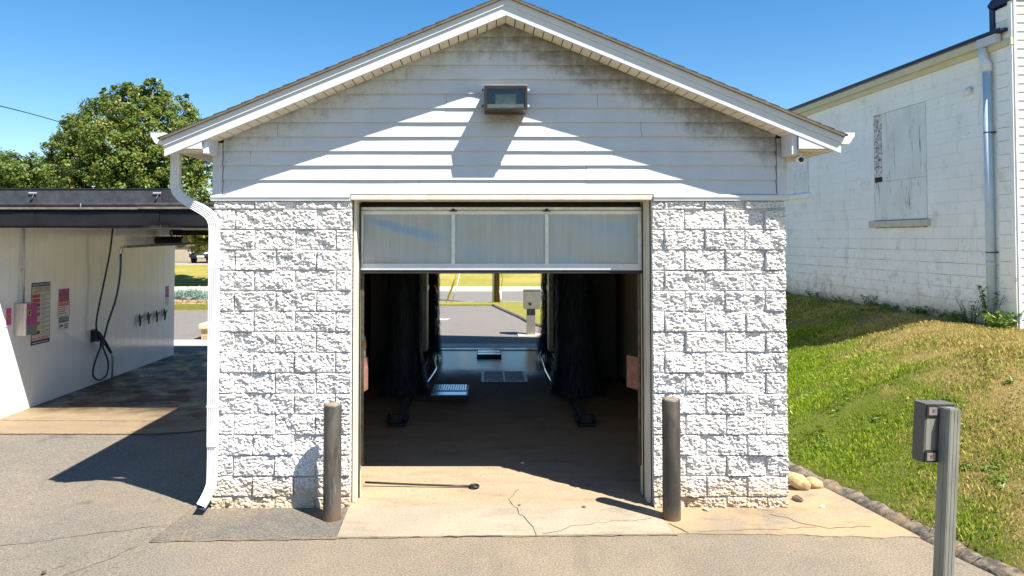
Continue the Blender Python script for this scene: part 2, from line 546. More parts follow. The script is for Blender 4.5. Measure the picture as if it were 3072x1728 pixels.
c = g.mix(base_r, c, (0.17, 0.105, 0.06))
g.bump(g.noise(60, 4, 0.6), 0.25, 0.004)
M_bollard = g.fin(c, 0.5, 0.25, 0.45)
M_bolltop = simple('bollard_concrete', (0.20, 0.16, 0.115), 0.9, 0.3, 25, bump=0.6)

# ---- left bay
g = G('pvc_panel')
c = g.mix(g.rng(g.noise(1.4, 4, 0.6), 0.3, 0.7), (0.82, 0.82, 0.81), (0.88, 0.88, 0.875))
c = g.mix(g.rng(g.noise(5, 5, 0.7, 0, g.vs((1, 1, 0.2))), 0.55, 0.8, 0, 0.25), c, (0.55, 0.50, 0.42))
g.bump(g.noise(2.2, 2, 0.5), 0.12, 0.02)
M_pvc = g.fin(c, 0.14, 0, 0.5)
M_fascia_blk = simple('black_fascia', (0.012, 0.013, 0.017), 0.5, 0.25, 3, bump=0.25, bsc=3, spec=0.25)
M_membrane = simple('black_membrane', (0.030, 0.029, 0.033), 0.6, 0.4, 6)
M_dripgrey = simple('grey_drip_strip', (0.20, 0.18, 0.15), 0.5, 0.25, 8)
M_parapet = simple('grey_black_parapet', (0.046, 0.050, 0.061), 0.6, 0.25, 5, col2=(0.066, 0.070, 0.082))
M_ceil = simple('bay_ceiling', (0.70, 0.63, 0.53), 0.7, 0.15, 6)
M_hose = simple('blue_hose', (0.008, 0.045, 0.105), 0.4, 0.2)
M_hoseblk = simple('black_hose', (0.012, 0.014, 0.022), 0.4, 0.2)
M_pinkp = simple('pink_print', (0.72, 0.07, 0.34), 0.5, 0.1)
M_magenta = simple('faded_magenta', (0.42, 0.055, 0.22), 0.5, 0.2, 14)
M_cream = simple('sign_cream', (0.62, 0.58, 0.45), 0.5, 0.1)
M_signwhite = simple('sign_white', (0.70, 0.70, 0.68), 0.5, 0.06)
M_navy = simple('sign_navy', (0.015, 0.022, 0.12), 0.5, 0.1)
M_red = simple('sign_red', (0.50, 0.025, 0.02), 0.5, 0.12)
M_orange = simple('sign_orange', (0.62, 0.16, 0.02), 0.5, 0.1)
M_yellow = simple('sign_yellow', (0.70, 0.52, 0.03), 0.5, 0.1)
M_blue = simple('sign_blue', (0.02, 0.13, 0.42), 0.5, 0.1)
M_ink = simple('sign_ink', (0.035, 0.032, 0.032), 0.6, 0.1)
M_greyink = simple('sign_grey_ink', (0.22, 0.22, 0.22), 0.6, 0.1)
M_brownrow = simple('sign_brown', (0.10, 0.05, 0.03), 0.5, 0.2)
M_boxmetal = simple('rust_stained_box', (0.72, 0.70, 0.60), 0.4, 0.15, 6, col2=(0.50, 0.36, 0.30), stretch=(3, 3, 0.35))

# ---- right building
g = G('old_painted_wall')
x, y, z = g.xyz()
c = g.mix(g.rng(g.noise(1.2, 5, 0.65), 0.3, 0.7), (0.87, 0.85, 0.79), (0.93, 0.92, 0.88))
stv = g.noise(3.2, 6, 0.75, 0.3, g.vs((1, 1, 0.22)))
c = g.mix(g.rng(stv, 0.53, 0.78, 0, 0.55), c, (0.46, 0.44, 0.37))
c = g.mix(g.rng(g.noise(20, 5, 0.75, 0.4, g.vs((1, 1, 0.55))), 0.63, 0.70, 0, 0.85), c, (0.15, 0.14, 0.12))
c = g.mix(g.rng(g.noise(2.0, 5, 0.7), 0.58, 0.72, 0, 0.5), c, (0.62, 0.56, 0.38))
zn = g.mth('ADD', z, g.mth('MULTIPLY', g.mth('SUBTRACT', g.noise(2.2, 4, 0.65), 0.5), 0.75))
c = g.mix(g.rng(zn, 1.2, 1.85, 0.75, 0), c, (0.52, 0.42, 0.28))
c = g.mix(g.mth('MULTIPLY', g.rng(zn, 1.3, 2.6, 0.6, 0), g.rng(g.noise(5, 5, 0.7), 0.5, 0.65)), c, (0.36, 0.35, 0.22))
g.bump(g.noise(30, 5, 0.7), 0.35, 0.006)
M_oldwall = g.fin(c, 0.75, 0, 0.25)
M_oldjoint = simple('old_joint', (0.15, 0.13, 0.11), 0.9, 0.3, 5, col2=(0.62, 0.60, 0.55))
g = G('peeling_board')
c = g.mix(g.rng(g.noise(2, 4, 0.6), 0.3, 0.7), (0.84, 0.835, 0.80), (0.74, 0.735, 0.69))
c = g.mix(g.rng(g.noise(9, 6, 0.8, 0.5, g.vs((1, 1, 0.16))), 0.57, 0.65, 0, 0.85), c, (0.13, 0.13, 0.12))
c = g.mix(g.rng(g.noise(2.5, 4, 0.6, 0, g.vs((1, 1, 0.3))), 0.55, 0.75, 0, 0.5), c, (0.42, 0.41, 0.32))
g.bump(g.noise(30, 5, 0.7, 0, g.vs((1, 1, 0.2))), 0.5, 0.006)
M_peel = g.fin(c, 0.8, 0, 0.2)
g = G('flaking_strip')
c = g.mix(g.rng(g.noise(22, 5, 0.8, 0.8, g.vs((0.6, 0.6, 1))), 0.48, 0.56), (0.72, 0.70, 0.66), (0.17, 0.14, 0.11))
M_flake = g.fin(c, 0.85, 0, 0.2)
M_hole = simple('rotten_hole', (0.055, 0.03, 0.015), 0.9, 0.5, 30)
M_sill = simple('stained_sill', (0.76, 0.70, 0.57), 0.8, 0.2, 9, col2=(0.55, 0.46, 0.38))
M_cornice = simple('yellowed_cornice', (0.72, 0.67, 0.48), 0.7, 0.12, 4, col2=(0.60, 0.53, 0.37))
M_roofblue = simple('blue_black_roof_edge', (0.010, 0.016, 0.055), 0.4, 0.3)
M_pipe = simple('pale_blue_pipe', (0.50, 0.60, 0.68), 0.6, 0.08, 3)
M_pipeend = simple('white_pipe_joint', (0.70, 0.72, 0.74), 0.45, 0.08)
M_vinyl = simple('white_vinyl', (0.80, 0.80, 0.79), 0.45, 0.04)

# ---- other
g = G('grey_painted_post')
c = g.mix(g.rng(g.noise(8, 5, 0.7, 0, g.vs((1, 1, 0.3))), 0.35, 0.7), (0.20, 0.205, 0.18), (0.28, 0.282, 0.25))
g.bump(g.noise(150, 2, 0.5), 0.1, 0.002)
M_post = g.fin(c, 0.42, 0.35, 0.5)
M_postbox = simple('dark_grey_box', (0.115, 0.108, 0.098), 0.45, 0.1, 7, metal=0.2)
M_latch = simple('latch_plate', (0.55, 0.54, 0.56), 0.3, 0.15, 20, metal=0.8)
M_rust = simple('rust_spot', (0.16, 0.05, 0.025), 0.8, 0.3, 40)
M_rock = simple('tan_rock', (0.33, 0.235, 0.115), 0.85, 0.3, 9, col2=(0.45, 0.33, 0.18), bump=0.5, bsc=25)
M_debris = simple('debris', (0.10, 0.075, 0.05), 0.9, 0.4, 30)
M_bronze = simple('dark_bronze', (0.022, 0.017, 0.014), 0.4, 0.25, 10)
M_lightcap = simple('light_top', (0.30, 0.29, 0.26), 0.5, 0.2)
g = G('prismatic_lens')
rib = g.t.nodes.new('ShaderNodeTexWave'); g.t.links.new(g.pos(), rib.inputs[0]); rib.inputs['Scale'].default_value = 32; rib.bands_direction = 'X'
g.bump(rib.outputs['Fac'], 0.35, 0.004)
c = g.mix(g.rng(g.noise(7, 3), 0.3, 0.7), (0.55, 0.53, 0.42), (0.80, 0.78, 0.66))
g.fin((0.82, 0.84, 0.80), 0.10, 0, 0.5)
g.b.inputs['Transmission Weight'].default_value = 1.0
M_lens = g.m
M_reflector = simple('lamp_reflector', (0.36, 0.33, 0.18), 0.35, 0.4, 9, metal=0.6)
M_stone = simple('planter_stone', (0.46, 0.33, 0.20), 0.85, 0.25, 5, bump=0.6, bsc=20)
M_stonecap = simple('pale_cap_stone', (0.50, 0.44, 0.33), 0.85, 0.12, 8)
M_pavement = simple('pale_pavement', (0.50, 0.45, 0.37), 0.9, 0.12, 4)
M_beige = simple('beige_stucco', (0.40, 0.33, 0.25), 0.9, 0.1, 2)
M_wood = simple('pole_wood', (0.15, 0.085, 0.05), 0.85, 0.35, 8, stretch=(1, 1, 0.1), bump=0.5)
M_guyyel = simple('yellow_guard', (0.72, 0.53, 0.02), 0.5, 0.08)
M_termbox = simple('terminal_metal', (0.30, 0.30, 0.26), 0.4, 0.12, 6, metal=0.5)
M_carpaint = simple('car_paint', (0.035, 0.05, 0.075), 0.2, 0.1, spec=0.6)
M_carglass = simple('car_glass', (0.02, 0.025, 0.03), 0.06, 0.1, spec=0.8)
M_tyre = simple('tyre', (0.015, 0.015, 0.016), 0.8, 0.2)
M_banner_p = simple('magenta_banner', (0.55, 0.035, 0.30), 0.6, 0.1)
M_banner_v = simple('violet_banner', (0.30, 0.14, 0.62), 0.6, 0.1)
M_plastic = simple('white_plastic', (0.75, 0.75, 0.74), 0.35, 0.05)
g = G('clear_plastic'); g.fin((0.8, 0.8, 0.78), 0.1, 0, 0.5); g.b.inputs['Transmission Weight'].default_value = 0.8
M_clear = g.m
M_amber = simple('amber_liquid', (0.65, 0.26, 0.02), 0.3, 0.1)

# ================================================================== THE SETTING


def base_z(x, y):
    z = -0.17 * sst(-2.7, -4.9, x)
    return z


def grid_obj(name, xs, ys, f, mat, kind='structure', smooth=True):
    xs = list(xs); ys = list(ys)
    V = [(x, y, f(x, y)) for y in ys for x in xs]
    nx = len(xs)
    F = []
    for j in range(len(ys) - 1):
        for i in range(nx - 1):
            a = j * nx + i
            F += [a, a + 1, a + nx + 1, a + nx]
    me = npmesh(name, V, F, 4)
    o = fin(name, me, mat, None, smooth)
    return tag(o, kind=kind)


def fr(a, b, n): return [a + (b - a) * i / (n - 1) for i in range(n)]


# the land: low under the lot, the grassy bank behind the road, level ground beyond
def land(x, y):
    z = -0.75 + 0.72 * sst(30.0, 32.2, y) + 0.93 * sst(32.0, 41.0, y)
    return z + (0.06 * mn.noise((x * 0.25, y * 0.25, 0)) if 33 < y < 40 else 0)


grid_obj('ground', [-600, -200, -100, -60] + fr(-45, 30, 60) + [60, 120, 300, 600], [-200, -60, -20, 10, 25, 30] + fr(31, 42, 24) + [50, 80, 150, 400, 900], land, M_fargrass)

# parking lot (front, lane on the left, drive at the rear)
grid_obj('parking_lot', fr(-45, -8, 24) + fr(-7.6, 0, 60) + fr(0.4, 13, 20), fr(-16, 22.1, 90), base_z, M_asphalt)

# road behind, its far pavement, upper lot
box('road', -80, 80, 22.9, 29.3, -0.5, -0.02, M_road)['kind'] = 'structure'
box('pavement', -80, 80, 29.3, 32.2, -0.5, 0.05, M_pavement)['kind'] = 'structure'
box('roadside_kerb', -80, 80, 22.55, 22.9, -0.5, 0.03, M_pavement)['kind'] = 'structure'
box('upper_lot', -60, 60, 41.5, 50.0, 0.4, 0.945, M_road)['kind'] = 'structure'
box('upper_kerb', -60, 60, 41.2, 41.5, 0.4, 1.0, M_pavement)['kind'] = 'structure'

# wash floor and apron
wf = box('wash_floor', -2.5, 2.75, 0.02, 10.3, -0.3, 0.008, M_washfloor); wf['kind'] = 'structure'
bm = bmesh.new()
prism(bm, [(-1.318, -0.718, 0), (1.672, -0.65, 0), (1.63, 0.016, 0), (-1.352, 0.016, 0)], (0, 0, -0.2), (0, 0, 0.012))
apron = obj('driveway_apron', bm, M_apron); apron['kind'] = 'structure'
bm = bmesh.new()
prism(bm, [(-2.93, -0.79, 0), (-1.322, -0.735, 0), (-1.356, -0.0, 0), (-2.66, -0.0, 0), (-2.72, 0.42, 0), (-2.86, 0.42, 0)], (0, 0, -0.2), (0, 0, 0.006))
patch = obj('asphalt_patch', bm, M_asphalt_dark); patch['kind'] = 'structure'
bm = bmesh.new()
pts = [(1.676, -0.655)]
for k in range(1, 44):
    t_ = k / 43.0; xx = 1.676 + 2.23 * t_
    pts.append((xx, -0.645 - 0.10 * t_ * t_ + (0.012 + 0.10 * t_) * (mn.noise((xx * 3.1, 4.0, 0)) + 0.5 * mn.noise((xx * 11, 1.0, 0)))))
pts += [(3.86, -0.5), (3.70, 0.1), (3.55, 0.7), (3.48, 1.3), (3.2, 1.62), (2.9, 1.7), (2.9, 0.0), (1.634, 0.0)]
prism(bm, [(a, b, 0) for a, b in pts], (0, 0, -0.2), (0, 0, 0.010))
sandy = obj('sandy_strip', bm, M_sandy); sandy['kind'] = 'structure'
# bay floor
bm = bmesh.new()
vs_x = fr(-13.0, -2.6, 60); vs_y = fr(3.27, 10.9, 40)
V = [(x, y, base_z(x, y) + 0.008) for y in vs_y for x in vs_x]
F = []
for j in range(39):
    for i in range(59):
        a = j * 60 + i; F += [a, a + 1, a + 61, a + 60]
bayf = fin('bay_floor', npmesh('bay_floor', V, F, 4), M_bayfloor); bayf['kind'] = 'structure'
bm = bmesh.new(); bx(bm, -40, -2.6, 11.9, 12.9, -0.3, -0.162)
lane = obj('lane_strip', bm, M_pavement); lane['kind'] = 'structure'


# cracks and joints, as thin ribbons that follow the surface
def ribbon(name, pts, wd, mat, parent, seed=0, jit=0.028, dz=0.003, surf=base_z):
    rr = random.Random(seed)
    P = []
    for i in range(len(pts) - 1):
        a = Vector(pts[i]); b = Vector(pts[i + 1]); n = max(2, int((b - a).length / 0.07))
        for k in range(n):
            p = a.lerp(b, k / n)
            if k or i: p = p + Vector((rr.uniform(-jit, jit), rr.uniform(-jit, jit)))
            P.append(p)
    P.append(Vector(pts[-1]))
    bm = bmesh.new(); L = []; Rr = []
    for i, p in enumerate(P):
        t = (P[min(i + 1, len(P) - 1)] - P[max(0, i - 1)]).normalized(); nn = Vector((-t.y, t.x))
        h = wd * 0.5 * rr.uniform(0.5, 1.3)
        for lst, s in ((L, 1), (Rr, -1)):
            q = p + nn * h * s; lst.append(bm.verts.new((q.x, q.y, surf(q.x, q.y) + dz)))
    for i in range(len(P) - 1): bm.faces.new((L[i], L[i + 1], Rr[i + 1], Rr[i]))
    return obj(name, bm, mat, parent)


lot = bpy.data.objects['parking_lot']
flat = lambda x, y: 0.0
ribbon('crack', [(-5.4, -0.35), (-4.4, -0.52), (-3.4, -0.48), (-2.95, -0.42)], 0.012, M_crack, lot, 1, dz=0.004)
ribbon('crack', [(-3.0, -0.8), (-3.1, -1.05), (-3.35, -1.35)], 0.014, M_crack, lot, 2, dz=0.004)
ribbon('crack', [(-3.35, -1.35), (-3.9, -1.6), (-4.7, -1.7)], 0.012, M_crack, lot, 3, dz=0.004)
ribbon('crack', [(-2.93, -0.8), (-2.1, -0.775), (-1.32, -0.745)], 0.018, M_crack, lot, 4, 0.008, dz=0.009)
ribbon('crack', [(-1.33, -0.74), (-0.4, -0.705), (0.6, -0.69), (1.7, -0.67)], 0.015, M_crack, lot, 5, 0.008, dz=0.0135)
ribbon('crack', [(-5.9, -0.1), (-5.1, -0.32)], 0.012, M_crack, lot, 17, dz=0.004)
ribbon('crack', [(0.26, 0.0), (0.33, -0.2), (0.40, -0.42), (0.44, -0.69)], 0.007, M_crack_dark, apron, 6, dz=0.015, surf=flat)
ribbon('crack', [(0.50, -0.66), (0.8, -0.48), (1.25, -0.36), (1.55, -0.3)], 0.005, M_crack_dark, apron, 7, dz=0.015, surf=flat)
ribbon('crack', [(0.26, 0.02), (0.24, 0.3), (0.34, 0.5)], 0.008, M_crack_dark, wf, 8, dz=0.010, surf=flat)
ribbon('joint', [(-1.3, 3.6), (0.2, 3.55), (1.6, 3.6)], 0.012, M_crack_dark, wf, 9, 0.006, dz=0.010, surf=flat)
ribbon('crack', [(-0.15, 4.6), (0.15, 5.3), (0.3, 6.0)], 0.014, M_crack_dark, wf, 10, dz=0.010, surf=flat)
ribbon('crack', [(1.68, -0.42), (1.75, -0.55), (1.80, -0.64)], 0.016, M_crack_dark, sandy, 11, 0.01, dz=0.0125, surf=flat)
ribbon('crack', [(1.8, -0.60), (2.5, -0.56), (3.0, -0.5)], 0.008, M_crack, sandy, 12, 0.02, dz=0.0125, surf=flat)
ribbon('crack', [(2.7, -0.2), (2.95, -0.42), (3.1, -0.52), (3.5, -0.5)], 0.007, M_crack_dark, sandy, 13, 0.03, dz=0.0125, surf=flat)
ribbon('joint', [(-7.5, 4.03), (-5.0, 4.0), (-2.7, 3.98)], 0.03, M_crack, bayf, 14, 0.012, dz=0.011)
ribbon('joint', [(-7.6, 3.27), (-5.0, 3.26), (-2.7, 3.25)], 0.035, M_crack, bayf, 15, 0.01, dz=0.012)
ribbon('crack', [(-5.2, 3.3), (-4.95, 3.7), (-4.75, 4.05)], 0.02, M_crack, bayf, 16, 0.02, dz=0.011)


# grassy slope on the right
def curb_x(y):
    P = [(-16, 8.2), (-6, 5.4), (-4, 4.75), (-1.6, 4.12), (-0.9, 3.95), (0.02, 3.78), (0.7, 3.62), (1.27, 3.45), (1.55, 3.1), (1.7, 2.6), (30, 2.6)]
    for i in range(len(P) - 1):
        if P[i][0] <= y <= P[i + 1][0]:
            t = (y - P[i][0]) / (P[i + 1][0] - P[i][0]); return P[i][1] + (P[i + 1][1] - P[i][1]) * t
    return P[0][1] if y < P[0][0] else P[-1][1]


def slope_z(x, y):
    x0 = curb_x(y) if y < 1.7 else 2.9
    s = (x - x0) / (7.45 - 3.45 if y > 0 else 4.0 + 0.25 * -y)
    s = max(-0.2, min(1.0, s))
    if s < 0: return 0.06 + s * 9.0
    bl = sst(1.6, 4.8, y)
    z = 0.07 + 1.24 * ((1 - bl) * math.sin(s * math.pi / 2) ** 1.12 + bl * s ** 1.35)
    fade = 1 - sst(13.5, 21.0, y)
    bumpy = 0.05 * mn.noise((x * 0.8, y * 0.8, 3)) + 0.025 * mn.noise((x * 2.3, y * 2.3, 9))
    return (z + bumpy * min(1, s * 5)) * fade + 0.05 * (1 - fade)


grid_obj('grass_slope', fr(2.9, 9.0, 70) + fr(9.3, 30, 12), fr(-16, -4.5, 14) + fr(-4.2, 12, 130) + fr(12.4, 22.4, 20), slope_z, M_soil)

# rough asphalt kerb at the foot of the slope
path = [(8.2, -16), (5.4, -6), (4.75, -4), (4.12, -1.6), (3.95, -0.9), (3.78, 0.02), (3.62, 0.7), (3.45, 1.27), (3.12, 1.52), (2.9, 1.62)]
sm = cr([(a, b, 0) for a, b in path], 34)
prof = [(-0.115, -0.1), (-0.10, 0.0), (-0.085, 0.024), (-0.06, 0.044), (-0.03, 0.058), (0.0, 0.066), (0.035, 0.066), (0.07, 0.06), (0.11, 0.05), (0.13, -0.1)]
bm = bmesh.new(); rows = []
for i, p in enumerate(sm):
    t = (sm[min(i + 1, len(sm) - 1)] - sm[max(i - 1, 0)]).normalized(); nn = Vector((t.y, -t.x, 0))
    row = []
    for k, (a, b) in enumerate(prof):
        q = p + nn * a; nz = mn.noise((q.x * 6, q.y * 6, k * 0.4)) + 0.8 * mn.noise((q.x * 19, q.y * 19, k))
        row.append(bm.verts.new((q.x + 0.022 * nz, q.y + 0.02 * mn.noise((q.y * 7, q.x * 7, k + 5)), b + (0.020 * nz if 0 < k < 9 else 0))))
    rows.append(row)
for i in range(len(rows) - 1):
    for k in range(len(prof) - 1): bm.faces.new((rows[i][k], rows[i][k + 1], rows[i + 1][k + 1], rows[i + 1][k]))
obj('kerb', bm, M_kerb, smooth=True)['kind'] = 'structure'

# verge right of the rear drive with its kerb
bm = bmesh.new()
prism(bm, [(1.45, 15.2, 0), (2.4, 12.8, 0), (2.9, 11.0, 0), (14, 11.0, 0), (14, 22.5, 0), (-14, 22.5, 0), (-14, 21.35, 0), (0.3, 21.3, 0), (0.75, 19.0, 0), (1.15, 17.0, 0)], (0, 0, -0.3), (0, 0, 0.06))
obj('rear_verge', bm, M_fargrass)['kind'] = 'structure'
bm = bmesh.new()
tube(bm, cr([(2.6, 12.2, 0.0), (1.98, 13.8, 0), (1.42, 15.2, 0), (1.12, 17.0, 0), (0.72, 19, 0), (0.28, 21.25, 0)], 6), 0.09, 6)
obj('rear_kerb', bm, M_kerb, smooth=True)['kind'] = 'structure'
# painted arrow remnant on the rear drive
bm = bmesh.new()
prism(bm, [(-1.75, 16.6, 0), (-1.35, 16.35, 0), (-1.22, 16.75, 0), (-1.4, 16.62, 0), (-1.75, 16.85, 0)], (0, 0, 0.0), (0, 0, 0.004))
obj('painted_arrow', bm, M_signwhite, lot)

# grass blades
def blades(name, n, samp, hmin, hmax, wd, mat, seed, label, zf):
    rg = np.random.default_rng(seed)
    pts = samp(rg, n)
    n = len(pts)
    z = np.array([zf(x, y) for x, y in pts], dtype=np.float32)
    ang = rg.uniform(0, 2 * np.pi, n); lean = rg.uniform(0.1, 0.85, n); la = rg.uniform(0, 2 * np.pi, n)
    clump = np.array([0.5 + 0.9 * max(0, mn.noise((x * 1.7, y * 1.7, 1)) + 0.35) for x, y in pts])
    h = rg.uniform(hmin, hmax, n) * clump
    wv = wd * rg.uniform(0.6, 1.4, n)
    V = np.zeros((n, 4, 3), dtype=np.float32)
    cx, sx = np.cos(ang), np.sin(ang)
    lx, ly = np.cos(la) * lean * h, np.sin(la) * lean * h
    V[:, 0] = np.stack([pts[:, 0] - cx * wv, pts[:, 1] - sx * wv, z - 0.01], 1)
    V[:, 1] = np.stack([pts[:, 0] + cx * wv, pts[:, 1] + sx * wv, z - 0.01], 1)
    V[:, 2] = np.stack([pts[:, 0] + lx * 0.4 + cx * wv * 0.7, pts[:, 1] + ly * 0.4 + sx * wv * 0.7, z + h * 0.62], 1)
    V[:, 3] = np.stack([pts[:, 0] + lx, pts[:, 1] + ly, z + h * np.sqrt(np.maximum(0.1, 1 - 0.6 * lean ** 2))], 1)
    F = np.arange(n * 4, dtype=np.int32)
    me = npmesh(name, V.reshape(-1, 3), F, 4)
    at = me.attributes.new('rv', 'FLOAT', 'POINT')
    at.data.foreach_set('value', np.repeat(rg.uniform(0, 1, n), 4).astype(np.float32))
    o = fin(name, me, mat)
    return tag(o, label, 'grass', kind='stuff')


def samp_slope(rg, n):
    out = []
    while len(out) < n:
        y = rg.uniform(-3.4, 11.5)
        if rg.uniform() > (0.25 + 0.75 * min(1, max(0, (9 - y) / 7))): continue
        x = rg.uniform(3.0, 9.3)
        x0 = curb_x(y) + 0.03 if y < 1.7 else 2.95
        if y < 1.75 and x < x0: continue
        if x > 7.74 - 0.05 * (y - 3.4) and y > 3.3: continue
        e = x - x0 if y < 1.7 else 9
        if e < 0.2 and rg.uniform() > e * 3.6 + 0.3: continue
        # thin bare spots
        if mn.noise((x * 1.1, y * 1.1, 20)) > 0.33 and rg.uniform() < 0.72: continue
        if y < 2.3 and x < 3.5 and rg.uniform() < 0.75: continue
        out.append((x, y))
    return np.array(out)


blades('grass', 230000, samp_slope, 0.012, 0.072, 0.0031, M_blade, 3, 'patchy green and dry lawn grass on the slope beside the car wash', slope_z)

# ================================================================== CAR WASH BUILDING
XL, XR, YB = -2.69, 2.947, 10.25
RX, SLP = 0.187, 0.416
wash = empty('car_wash_building', (0.13, 5.0, 0.0), 'white gabled car wash with split-face block piers and half-raised door', 'building')


def zl(x): return 4.765 - SLP * abs(x - RX)


# --- split-face blocks
def block(x0, x1, z0, z1, seed, lend, rend):
    """rough face toward -y; the joint is the gap between blocks"""
    gx = 0.0022
    bm = bmesh.new()
    a0 = x0 + (0 if lend else gx); a1 = x1 - (0 if rend else gx)
    b0 = z0 + gx; b1 = z1 - gx
    nx = max(4, int((a1 - a0) / 0.0088)); nz = max(3, int((b1 - b0) / 0.0088))
    rr = random.Random(seed); ox, oz = rr.uniform(0, 50), rr.uniform(0, 50)
    bulge = rr.uniform(0.013, 0.026); tx, tz = rr.uniform(-0.03, 0.03), rr.uniform(-0.045, 0.045); am = rr.uniform(0.75, 1.5); dg = rr.uniform(-14, 26)
    rows = []
    for j in range(nz + 1):
        row = []
        for i in range(nx + 1):
            u, v = i / nx, j / nz
            x = a0 + (a1 - a0) * u; z = b0 + (b1 - b0) * v
            eu = min(u if not lend else 1, (1 - u) if not rend else 1, 1) * (a1 - a0) / 0.012
            ev = min(v, 1 - v) * (b1 - b0) / 0.012
            e = min(1.0, min(eu, ev)); e = e * (2 - e)
            p = (x * 1 + ox, 0, z * 1 + oz)
            n1 = mn.fractal((p[0] * 9, 1, p[2] * 9), 0.9, 2.1, 3)
            n2 = mn.noise((p[0] * 30 + p[2] * dg, 2, p[2] * 52))
            n3 = mn.noise((p[0] * 80, 4, p[2] * 92))
            rid = 1 - abs(mn.noise((p[0] * 21 + p[2] * 9, 7, p[2] * 27))) * 2
            dsp = bulge + am * (0.015 * n1 + 0.0105 * n2 + 0.0068 * n3 + 0.0075 * rid) + tx * (u - 0.5) + tz * (v - 0.5) * 0.5
            row.append(bm.verts.new((x + (0.006 * n2 if (rend and i == nx) or (lend and i == 0) else 0), -0.0025 - max(0.0, dsp) * e, z)))
        rows.append(row)
    for j in range(nz):
        for i in range(nx):
            bm.faces.new((rows[j][i], rows[j][i + 1], rows[j + 1][i + 1], rows[j + 1][i]))
    # returns into the wall
    border = [rows[0][i] for i in range(nx + 1)] + [rows[j][nx] for j in range(1, nz + 1)] + [rows[nz][i] for i in range(nx - 1, -1, -1)] + [rows[j][0] for j in range(nz - 1, 0, -1)]
    back = [bm.verts.new((v.co.x, 0.045, v.co.z)) for v in border]
    n = len(border)
    for k in range(n):
        bm.faces.new((border[k], back[k], back[(k + 1) % n], border[(k + 1) % n]))
    return bm


JA_L = [-2.69, -2.483, -2.077, -1.677, -1.338]
JB_L = [-2.69, -2.292, -1.887, -1.487, -1.338]
JA_R = [1.638, 1.752, 2.154, 2.552, 2.947]
JB_R = [1.638, 1.955, 2.351, 2.745, 2.947]
Z0, CH = 0.110, 0.2012
for side, (JA, JB) in enumerate(((JA_L, JB_L), (JA_R, JB_R))):
    pier = 'pier_core'
    core = box(pier, JA[0] + 0.012, JA[-1] - 0.012, 0.0005, 0.30, -0.2, 3.05, M_mortar, wash)
    for r in range(-1, 15):
        z0 = Z0 + CH * r; z1 = z0 + CH
        if r == 14: z1 = 3.012
        if r == -1: z0 = -0.06
        even = (14 - r) % 2 == 0          # counted from the top course down
        J = (JB if even else JA) if side == 0 else (JA if even else JB)
        for k in range(4):
            bm = block(J[k], J[k + 1], z0, z1, side * 1000 + r * 10 + k, k == 0, k == 3)
            obj('block', bm, M_block, core)
# walls behind the piers, side walls, rear wall
for nm, a in (('side_wall', (XL + 0.001, -2.36, 0.302, YB, -0.2, 3.46)), ('side_wall', (2.61, XR - 0.001, 0.302, YB, -0.2, 3.46))):
    box(nm, *a, M_mortar, wash)
box('rear_wall', XL + 0.02, -1.34, YB + 0.001, YB + 0.25, -0.2, 3.4, M_mortar, wash)
box('rear_wall', 1.64, XR - 0.02, YB + 0.001, YB + 0.25, -0.2, 3.4, M_mortar, wash)
# inner linings, ceiling
for sgn, xw in ((1, -2.345), (-1, 2.595)):
    bm = bmesh.new(); y = 0.45; xf = xw
    while y < 10.2:
        bx(bm, min(xf, xf - sgn * 0.012), max(xf, xf - sgn * 0.012), y, y + 0.395, 0.03, 2.96); y += 0.4
    obj('wall_lining', bm, M_inwall, wash)
box('ceiling', -2.35, 2.60, 0.42, YB, 3.0, 3.05, M_inceil, wash)
bm = bmesh.new(); prism(bm, [(XL + 0.03, 0, 3.0), (XR - 0.03, 0, 3.0), (XR - 0.03, 0, zl(XR) + 0.02), (RX, 0, zl(RX) + 0.02), (XL + 0.03, 0, zl(XL) + 0.02)], (0, YB, 0), (0, YB + 0.2, 0))
obj('rear_gable', bm, M_siding, wash)

